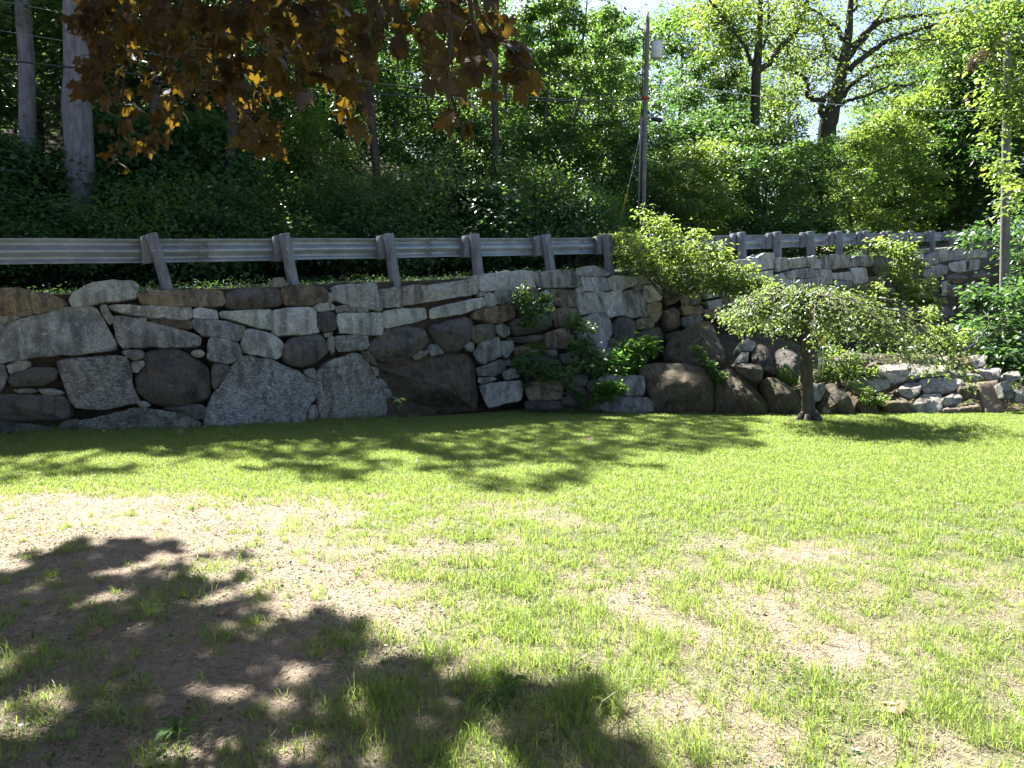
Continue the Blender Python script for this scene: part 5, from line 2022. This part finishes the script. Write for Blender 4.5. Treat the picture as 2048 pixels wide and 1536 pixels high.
plant('dark_bush', 'dark broad-leaved bush at the right edge below the far wall', 'bush',
      [(1955, 600, 16.5, .25), (1985, 610, 16.3, .4), (2030, 590, 16.3, .5), (1960, 630, 15.8, .45), (2005, 650, 15.5, .5), (2045, 650, 15.4, .5), (1960, 680, 15.2, .4), (2010, 695, 15.0, .45), (2045, 710, 14.8, .45), (1985, 720, 14.7, .35), (2030, 735, 14.5, .35), (2080, 620, 16, .6), (2090, 700, 15, .6)],
      M['leaf_dark'], 0.13, 75, 45, (2010, 750, 14.6), up=1.0, width=0.65)
plant('dark_bush', 'dark leafy bush on the bank just beyond the right picture edge', 'bush',
      [(2140, 640, 15.5, .6), (2180, 700, 14.6, .55), (2230, 650, 15.2, .6), (2260, 720, 14.2, .5), (2300, 680, 14.8, .6), (2150, 750, 13.8, .4), (2340, 740, 14.0, .5), (2120, 560, 16.5, .6), (2220, 570, 16.3, .6), (2320, 590, 16, .6)],
      M['leaf_dark'], 0.13, 75, 145, (2210, 760, 14.6), up=1.0, width=0.65)
plant('dark_bush', 'dark bush hanging over the end of the guardrail at right', 'bush',
      [(1960, 470, 20.5, .5), (2030, 470, 19, .6), (2045, 420, 20, .6), (2045, 530, 18.5, .3)], M['leaf_dark'], 0.14, 70, 46, (2060, 600, 19.0))
plant('vine', 'green vine hanging on the wall face below the fifth guardrail post', 'vine',
      [(1045, 590, 12.60, .16), (1065, 600, 12.55, .2), (1085, 610, 12.55, .18), (1055, 625, 12.5, .2), (1075, 640, 12.5, .15), (1050, 650, 12.45, .1), (1090, 595, 12.6, .1)], M['leaf_mid'], 0.085, 30, 47, (1065, 575, 12.9))
plant('vine', 'green climbing vine below the middle of the wall, right of the hanging vine', 'vine',
      [(1150, 640, 13.05, .16), (1158, 660, 13.0, .18), (1162, 685, 12.9, .18), (1168, 700, 12.85, .14), (1145, 690, 12.8, .1)], M['leaf_mid'], 0.085, 40, 48, (1165, 735, 12.7))
plant('ledge_plant', 'leafy green plant on the left end of the stone ledge', 'plant',
      [(1035, 720, 12.35, .14), (1060, 735, 12.3, .17), (1085, 740, 12.3, .15), (1045, 745, 12.25, .12), (1075, 700, 12.5, .12), (1095, 745, 12.25, .1), (1110, 740, 12.3, .14), (1125, 752, 12.2, .1)], M['leaf_mid'], 0.075, 42, 49, (1070, 755, 12.4))
plant('ledge_plant', 'low green plant on the middle of the stone ledge', 'plant',
      [(1160, 715, 12.7, .2), (1190, 725, 12.6, .22), (1175, 740, 12.5, .2), (1145, 738, 12.5, .16), (1205, 735, 12.6, .16)], M['leaf_mid'], 0.085, 50, 50, (1175, 755, 12.6))
plant('ledge_plant', 'bright feathery plant on the right end of the stone ledge', 'plant',
      [(1240, 715, 12.9, .22), (1265, 705, 13.0, .2), (1290, 695, 13.0, .15), (1250, 735, 12.7, .2), (1275, 730, 12.8, .18), (1300, 690, 13.0, .1), (1225, 735, 12.7, .15)], M['leaf_fern'], 0.12, 70, 51, (1255, 755, 12.7), width=0.25)
plant('ledge_plant', 'small green clump growing between the lower wall blocks', 'plant',
      [(1205, 775, 12.15, .12), (1225, 772, 12.15, .13), (1238, 775, 12.15, .09), (1195, 790, 12.1, .08), (1215, 788, 12.12, .09)], M['leaf_fern'], 0.075, 55, 52, (1215, 795, 12.35))
plant('ledge_plant', 'thin trailing plant among the lower blocks below the ledge', 'plant',
      [(1130, 760, 12.15, .06), (1140, 775, 12.1, .06), (1155, 785, 12.1, .06), (1165, 800, 12.1, .05), (1052, 768, 12.15, .05), (1175, 805, 12.1, .05)], M['leaf_mid'], 0.06, 18, 53, (1150, 800, 12.3))
plant('fern_clump', 'pale leafy clump on the bank right of the weeping tree trunk', 'plant',
      [(1660, 735, 12.9, .2), (1690, 735, 12.9, .24), (1715, 750, 12.8, .2), (1680, 760, 12.7, .2), (1650, 755, 12.7, .15), (1705, 720, 13.1, .16), (1660, 705, 13.2, .16), (1735, 745, 12.9, .1)], M['leaf_light'], 0.08, 60, 54, (1685, 790, 12.7))
plant('fern_clump', 'small grassy clump between boulders left of weeping tree trunk', 'plant',
      [(1575, 745, 13.1, .1), (1580, 765, 12.9, .1), (1570, 760, 12.9, .08)], M['leaf_light'], 0.09, 30, 55, (1576, 785, 12.8), width=0.15, up=0.2, droop=-0.6)
plant('fern_clump', 'small weedy clump between the pointed boulder and the low wall', 'plant',
      [(1740, 790, 12.3, .1), (1745, 805, 12.2, .09), (1755, 800, 12.25, .09), (1735, 800, 12.2, .08)], M['leaf_light'], 0.06, 40, 56, (1745, 825, 12.4))
plant('ivy', 'trailing greenery on top of the broad dark boulder', 'plant',
      [(1405, 715, 12.6, .1), (1420, 735, 12.5, .09), (1435, 745, 12.4, .09), (1395, 700, 12.7, .08), (1440, 760, 12.4, .06)], M['leaf_mid'], 0.06, 40, 57, (1415, 740, 12.9))
plant('weed', 'single broad leaf weed at foot of the big mossy boulder', 'weed', [(800, 800, 9.75, .05)], M['leaf_mid'], 0.10, 4, 58, (802, 812, 9.8))


plant('leafy_tree', 'sunlit leafy branches hanging into the upper right corner before the wooden pole', 'tree',
      [(2000, 30, 14.5, .45), (2040, 60, 14.3, .5), (1985, 80, 14.5, .4), (2030, 120, 14.2, .5), (1995, 150, 14.3, .4), (2040, 190, 14.0, .45), (2010, 200, 14.2, .38), (1985, 215, 14.4, .25), (2030, 245, 14.0, .36), (1950, 50, 14.8, .35), (2030, 380, 14.2, .4), (1995, 345, 15.2, .3), (1930, 20, 15, .35)],
      M['leaf_light'], 0.11, 60, 81, (2260, 520, 14.6), up=0.9)
plant('pine_bough', 'tan flowering tuft among the leaves at upper right', 'branch',
      [(1960, 112, 14.9, .14), (1975, 108, 14.9, .14), (1990, 100, 14.9, .12), (1948, 122, 14.9, .08)], M['straw'], 0.10, 70, 82, (2080, 60, 14.9), width=0.12, up=0.0)


# dead branches lying on the bank at right
def dead_branch():
    rng = np.random.default_rng(8)
    mb = MB()
    a = np.array(at(1925, 700, 13.9))
    mb.tube(curve(rng, a, np.array(at(1985, 665, 14.6)), 6, 0, 0.03), np.linspace(0.02, 0.008, 6), 6)
    mb.tube(curve(rng, a, np.array(at(1975, 655, 14.4)), 6, 0, 0.03), np.linspace(0.016, 0.006, 6), 6)
    mb.tube(curve(rng, a, np.array(at(1965, 680, 13.9)), 5, 0, 0.03), np.linspace(0.014, 0.006, 5), 6)
    tag(mb.build('dead_branch', M['bark_pine']), 'bare dead branch lying over the bank beside the dark right bush', 'branch')


dead_branch()


# ------------------------------------------------------------------ crimson maple
LEAF2D = np.array([(0, 0), (0.10, 0.02), (0.30, -0.10), (0.34, 0.02), (0.50, 0.06), (0.40, 0.18), (0.60, 0.34), (0.55, 0.44), (0.66, 0.60), (0.46, 0.58), (0.36, 0.66), (0.20, 0.52), (0.22, 0.74), (0.14, 0.84), (0.10, 0.98), (0, 1.18)])
LEAF2D = np.vstack([LEAF2D, (LEAF2D[1:-1] * np.array([-1, 1]))[::-1]])


def maple_leaves(mb, P, A, N, L, rng):
    n, k = len(P), len(LEAF2D)
    N = unit(N - A * np.sum(A * N, -1, keepdims=True))
    S = np.cross(A, N)
    x, y = LEAF2D[:, 0], LEAF2D[:, 1]
    curl = -0.22 * (y - 0.3) ** 2 - 0.10 * np.abs(x) + 0.03 * np.sin(9 * x + 5 * y)
    cs = rng.uniform(-1.2, 2.6, n)
    V = P[:, None, :] + (S[:, None, :] * x[None, :, None] + A[:, None, :] * y[None, :, None] + N[:, None, :] * curl[None, :, None] * cs[:, None, None]) * L[:, None, None] * 0.85
    c = P + A * (L * 0.30)[:, None]
    V = np.concatenate([V, c[:, None, :]], 1).reshape(-1, 3)
    t = np.array([(i, (i + 1) % k, k) for i in range(k)])
    T = (np.arange(n)[:, None, None] * (k + 1) + t[None]).reshape(-1, 3)
    mb.add(V, T)


MSHADE = gpoly([(-300, 1130), (0, 1135), (60, 1150), (110, 1085), (230, 1080), (330, 1095), (430, 1112), (450, 1150), (500, 1195), (490, 1235), (560, 1262), (660, 1235), (705, 1265), (740, 1325), (800, 1340), (870, 1320), (925, 1345), (940, 1385), (1010, 1400), (1130, 1385), (1185, 1378), (1235, 1445), (1290, 1500), (1370, 1545)])
MSHADE = np.vstack([MSHADE, [(1.3, 1.9), (2.4, 0.8), (2.4, -1.4), (-5.0, -1.4), (-5.0, 4.6)]])


def build_maple():
    rng = np.random.default_rng(55)
    b = np.array([-6.0, 5.2, float(ground(-6.0, 5.2))])
    root = thing('red_maple', b, 'crimson maple whose orange-brown leaves hang into the top of the picture', 'tree')
    fork = b + np.array([0.4, 0.1, 2.9])
    mb = MB()
    mb.tube(curve(rng, b - [0, 0, .3], fork, 7, 0, 0.01), [0.34, 0.27, 0.24, 0.22, 0.21, 0.21, 0.20], 14, wob=0.04, rng=rng)
    mb.build('trunk', M['bark_dark'], root)
    limb = MB()
    # high crown: throws the foreground shade
    lo, hi = MSHADE.min(0), MSHADE.max(0)
    n = 80000
    x, y = rng.uniform(lo[0], hi[0], n), rng.uniform(lo[1], hi[1], n)
    k = in_poly(x + (fbm(x * 6, y * 6, 91, 3) - 0.5) * 0.6, y + (fbm(x * 6, y * 6, 92, 3) - 0.5) * 0.6, MSHADE)
    hole = 0.55 * fbm(x * 6.5, y * 7.5, 93, 2) + 0.45 * fbm(x * 2.6, y * 3.0, 94, 2)
    k &= hole < np.where(y > 2.2, 0.585, 0.63)
    for px, py, Y, rr in [(525, 270, 3.7, .16), (540, 300, 3.7, .12), (600, 50, 3.4, .10), (640, 20, 3.2, .08), (905, 100, 2.6, .07), (330, 140, 4.1, .08), (215, 90, 3.7, .06), (260, 290, 4.3, .09), (470, 110, 3.7, .06), (850, 60, 2.9, .05), (1000, 90, 2.8, .06), (400, 60, 4.0, .07)]:
        w_ = at(px, py, Y)
        gx, gy = w_.x - PER_Z[0] * w_.z, w_.y - PER_Z[1] * w_.z
        k &= np.hypot(x - gx, y - gy) > rr * 1.6
    x, y = x[k], y[k]
    m = min(len(x), 17000)
    x, y = x[:m], y[:m]
    z = 4.0 + 0.45 * np.maximum(y, 0.6) + 1.3 * rng.uniform(0, 1, m)
    P = np.stack([x + PER_Z[0] * z, y + PER_Z[1] * z, z], -1)
    m2 = 17000  # unseen leaves over and behind the camera, added to dim the sky light
    P = np.vstack([P, np.stack([rng.uniform(-6.5, 3.0, m2), rng.uniform(-6.5, 2.2, m2), rng.uniform(3.9, 6.5, m2)], -1)])
    m = len(P)
    A = unit(rng.normal(size=(m, 3)) * 0.8 + np.array([0.2, -0.2, -0.6]))
    N = unit(rng.normal(size=(m, 3)) * 0.5 + np.array([0, 0, 1.0]) + 0.5 * SD)
    cr = MB()
    maple_leaves(cr, P, A, N, rng.uniform(0.10, 0.17, m), rng)
    cr.build('crown', M['leaf_maple'], root)
    for q in P[rng.choice(m, 40, replace=False)]:
        limb.tube(curve(rng, fork + rng.normal(size=3) * 0.05, q, 8, 0.06, 0.02), np.linspace(0.07, 0.008, 8), 6, cap=False)
    # drooping sprays that hang into the picture: pixel path, depth, leaves
    sp = [([(330, -90), (240, 20), (190, 110), (180, 190)], 3.5, 40), ([(360, -90), (260, 60), (245, 200), (235, 330)], 4.3, 46), ([(300, -90), (200, 0), (185, 60)], 3.9, 30), ([(400, -90), (340, 60), (320, 190)], 4.0, 40),
          ([(440, -90), (400, 60), (350, 170), (300, 285)], 4.2, 46), ([(470, -90), (430, 50), (430, 180)], 3.8, 40), ([(500, -90), (480, 100), (500, 220), (532, 282)], 3.7, 60), ([(540, -90), (520, 40), (530, 150)], 3.5, 34), ([(590, -90), (560, 70), (600, 190)], 3.4, 36),
          ([(640, -90), (650, 60), (690, 150), (735, 250)], 3.2, 44), ([(640, -90), (640, 20), (660, 100)], 3.0, 26), ([(720, -90), (745, 10), (770, 95)], 2.8, 24), ([(760, -90), (800, 20), (830, 60)], 3.2, 20), ([(850, -90), (890, 30), (880, 130)], 2.9, 20), ([(880, -90), (900, 60), (895, 150), (915, 235)], 2.5, 24),
          ([(930, -90), (960, 30), (1010, 90), (1055, 140)], 2.8, 26), ([(930, -90), (950, 60), (990, 130), (1040, 150)], 2.7, 18), ([(880, -90), (930, 0), (1000, 40)], 3.1, 18), ([(560, -90), (480, 0), (400, 20)], 3.4, 40), ([(300, -110), (230, -30), (160, 40)], 3.6, 30), ([(680, -100), (600, -20), (540, 30)], 3.2, 34), ([(420, -110), (330, -10), (270, 60)], 3.4, 40), ([(620, -100), (700, 10), (720, 150)], 3.6, 22),
          ([(480, -110), (380, 0), (340, 110)], 4.6, 50), ([(560, -110), (480, 30), (460, 130)], 4.5, 50), ([(380, -110), (280, 20), (230, 130)], 4.8, 50), ([(640, -110), (600, 40), (560, 110)], 4.4, 40)]
    for pts, Y, nl in sp:
        B = catmull(np.array([np.array(at(x, y, Y + 0.35 * (i / 3.0) * math.sin(Y * 9 + i))) for i, (x, y) in enumerate(pts)]), 6)
        n = len(B)
        limb.tube(B, np.linspace(0.010, 0.0025, n), 5, cap=False)
        # tie to a limb above the picture
        s = B[0]
        anchor = np.array([s[0] - 0.6, s[1] + 0.5, s[2] + 1.0])
        limb.tube(curve(rng, fork, anchor, 8, 0.08, 0.01), np.linspace(0.06, 0.018, 8), 6, cap=False)
        limb.tube(curve(rng, anchor, s, 6, -0.05, 0.02), np.linspace(0.018, 0.010, 6), 5, cap=False)
        t = rng.uniform(0.15, 1.0, nl) ** 0.8 * (n - 1)
        i0 = np.minimum(t.astype(int), n - 2)
        P0 = B[i0] + (B[i0 + 1] - B[i0]) * (t - i0)[:, None]
        pet = unit(rng.normal(size=(nl, 3)) * np.array([1, 1, 0.5]) + np.array([0, 0, -0.45])) * rng.uniform(0.04, 0.10, nl)[:, None]
        P1 = P0 + pet
        for a, c in zip(P0, P1):
            limb.tube([a, (a + c) / 2 + [0, 0, 0.006], c], [0.0016, 0.0012, 0.0011], 4, cap=False)
        A = unit(pet * 6 + rng.normal(size=(nl, 3)) * 0.35 + np.array([0, 0, -0.75]))
        N = unit(rng.normal(size=(nl, 3)) * 0.6 + np.array([0, -0.5, 0.55]))
        mb = MB()
        maple_leaves(mb, P1, A, N, rng.uniform(0.045, 0.10, nl), rng)
        mb.build('leaf_spray', M['leaf_maple'], root)
    limb.build('limbs', M['bark_dark'], root)


build_maple()


# ------------------------------------------------------------------ small things on the lawn
def rosette(px, py, label, n, L, seed):
    rng = np.random.default_rng(seed)
    Y = ground_hit(px, py)
    b = np.array(at(px, py, Y))
    b[2] = float(lawn_z(b[0], b[1]))
    mb = MB()
    for k in range(n):
        a = k * 2.399 + rng.uniform(-.3, .3)
        d = np.array([math.cos(a), math.sin(a), 0])
        s = np.array([-d[1], d[0], 0])
        l = L * rng.uniform(0.7, 1.15)
        V = []
        for t, w, z in ((0, .06, 0), (.25, .12, .28), (.5, .19, .42), (.75, .15, .42), (1, .01, .3)):
            for q, dz in ((-1, .03), (0, 0), (1, .03)):
                V.append(b + d * l * t + s * q * w * l * 0.9 + np.array([0, 0, l * (z * rng.uniform(.85, 1.15) + dz)]))
        Q = [(i * 3 + j, i * 3 + j + 1, i * 3 + j + 4, i * 3 + j + 3) for i in range(4) for j in range(2)]
        mb.add(np.array(V), None, Q)
    tag(mb.build('broadleaf_weed', M['leaf_fern'], origin=b), label, 'weed')


rosette(1012, 1378, 'pale broad-leaved weed lit by the sun at the shadow edge', 8, 0.085, 1)
rosette(985, 1410, 'dark broad-leaved weed in the shadow beside the sunlit weed', 6, 0.075, 2)
rosette(352, 1468, 'broad-leaved weed on shaded bare soil at lower left', 8, 0.09, 3)


def fallen(px, py, L, seed, label):
    rng = np.random.default_rng(seed)
    Y = ground_hit(px, py)
    b = np.array(at(px, py, Y))
    b[2] = float(lawn_z(b[0], b[1])) + 0.025
    mb = MB()
    a = rng.uniform(0, 6.28)
    maple_leaves(mb, b[None], np.array([[math.cos(a), math.sin(a), 0.15]]), unit(np.array([[rng.normal() * .3, rng.normal() * .3 - .3, 1.0]])), np.array([L]), rng)
    tag(mb.build('fallen_leaf', M['dead'], origin=b), label, 'leaf', 'dead leaves on the lawn')


FL = [(1808, 1432, .10, 'curled dead leaf in the grass at lower right'), (450, 1232, .06, 'dead leaf on the edge of the foreground shade at left'), (570, 1232, .07, 'pale dead leaf on sunlit soil above the foreground shade'), (205, 1275, .07, 'dead leaf in a light fleck on shaded soil at left'),
      (355, 868, .12, 'dead leaf at foot of the wall, left part'), (440, 877, .12, 'dead leaf in shaded grass below the big speckled boulder'), (662, 868, .1, 'dead leaf in shaded grass below the trapezoid boulder'), (1185, 885, .1, 'dead leaf in shaded grass below the ledge blocks'), (850, 888, .1, 'dead leaf in shaded grass below the mossy boulder'), (1105, 1465, .05, 'small pale dead leaf in the foreground shade, lower middle'), (1098, 1490, .05, 'small dead leaf nearest the bottom edge in the foreground shade')]
for i, (px, py, L, lab) in enumerate(FL):
    fallen(px, py, L, 60 + i, lab)


def litter():
    rng = np.random.default_rng(15)
    mb = MB()
    n = 900
    x = rng.uniform(-6, 7, n)
    y = wall_front_y(x) - np.abs(rng.normal(0, 0.22, n)) + 0.1
    P = np.stack([x, y, lawn_z(x, y) + 0.015], -1)
    leaf_cloud(mb, P, 0.05, rng, up=1.4, droop=0)
    tag(mb.build('leaf_litter', M['dead']), 'dry brown leaf litter strewn along the foot of the wall', 'leaf litter', kind='stuff')


litter()


def foot_grass():
    rng = np.random.default_rng(19)
    mb = MB()
    n = 12000
    x = rng.uniform(-6.2, 7.5, n)
    keep = fbm(x * 3, x * 0 + 2, 71, 2) > 0.42
    x = x[keep]
    n = len(x)
    y = wall_front_y(x) - np.abs(rng.normal(0, 0.10, n)) + 0.08
    blades(mb, x, y, lawn_z(x, y) - 0.004, rng.uniform(0.03, 0.13, n), rng.uniform(0.003, 0.007, n), np.abs(rng.normal(0.5, 0.35, n)), rng)
    tag(mb.build('tall_grass', M['grass']), 'longer uncut grass fringe along the foot of the stones', 'grass', kind='stuff')
    mb = MB()
    N = 16000
    y = 2.1 + 4.6 * rng.uniform(0, 1, N)
    x = rng.uniform(-1, 1, N) * (y * 0.72 + 0.5)
    k = fbm(x * 1.7, y * 1.7, 88, 3) > 0.53
    x, y = x[k], y[k]
    P = np.stack([x, y, lawn_z(x, y) + rng.uniform(0.004, 0.028, len(x))], -1)
    leaf_cloud(mb, P, 0.017, rng, up=1.2, droop=0, width=0.95)
    tag(mb.build('clover', M['leaf_mid']), 'tiny clover leaves scattered low between the grass', 'clover', kind='stuff')
    mb = MB()
    N = 13000
    y = 2.1 + 4.8 * rng.uniform(0, 1, N)
    x = rng.uniform(-1, 1, N) * (y * 0.72 + 0.5)
    k = rng.uniform(0, 1, N) < np.clip(0.85 - cover(x, y), 0.05, 1)
    x, y = x[k], y[k]
    n = len(x)
    P = np.stack([x, y, lawn_z(x, y) + 0.004], -1)
    leaf_cloud(mb, P, 0.016, rng, up=1.0, droop=0, width=0.4)
    # crumbs of earth and small pebbles
    m = 5000
    i = rng.choice(n, m)
    c = P[i] + rng.normal(size=(m, 3)) * np.array([.03, .03, 0])
    rr = rng.uniform(0.002, 0.007, m)
    oct_ = np.array([(1, 0, 0), (-1, 0, 0), (0, 1, 0), (0, -1, 0), (0, 0, .8), (0, 0, -.8)])
    V = c[:, None, :] + oct_[None] * rr[:, None, None] * rng.uniform(0.6, 1.2, (m, 6, 1))
    f = np.array([(0, 2, 4), (2, 1, 4), (1, 3, 4), (3, 0, 4), (2, 0, 5), (1, 2, 5), (3, 1, 5), (0, 3, 5)])
    mb.add(V.reshape(-1, 3), (np.arange(m)[:, None, None] * 6 + f[None]).reshape(-1, 3))
    tag(mb.build('soil_debris', M['debris']), 'brown crumbs, bits of bark and pebbles on the bare soil', 'debris', kind='stuff')


foot_grass()

# ------------------------------------------------------------------ camera, light, world
cam = bpy.data.cameras.new('camera')
cam.sensor_width = 36
cam.lens = 36 * F / 2048
cam.clip_start = 0.05
cam.clip_end = 3000
co = bpy.data.objects.new('camera', cam)
COL.objects.link(co)
co.location = (0, 0, EYE)
co.rotation_euler = (PI / 2 - PITCH, 0, 0)
scene.camera = co

sun = bpy.data.lights.new('sun', 'SUN')
sun.energy = 5.0
sun.angle = math.radians(0.53)
sun.color = (1.0, 0.96, 0.88)
so = bpy.data.objects.new('sun', sun)
COL.objects.link(so)
so.rotation_euler = Vector(SD).to_track_quat('Z', 'Y').to_euler()

w = bpy.data.worlds.new('World')
scene.world = w
w.use_nodes = True
nt = w.node_tree
bg = nt.nodes['Background']
sky = nt.nodes.new('ShaderNodeTexSky')
sky.sky_type = 'NISHITA'
sky.sun_disc = False
sky.sun_elevation = SUN_EL
sky.sun_rotation = -SUN_AZ
sky.dust_density = 1.6
sky.air_density = 0.8
nt.links.new(sky.outputs[0], bg.inputs[0])
bg.inputs[1].default_value = 0.05

scene.view_settings.view_transform = 'Standard'
scene.view_settings.look = 'None'
scene.view_settings.exposure = 2.5
scene.view_settings.gamma = 1
scene.cycles.use_denoising = True
scene.cycles.max_bounces = 7
scene.cycles.diffuse_bounces = 3
scene.cycles.glossy_bounces = 2
scene.cycles.transmission_bounces = 4
scene.cycles.sample_clamp_indirect = 6.0
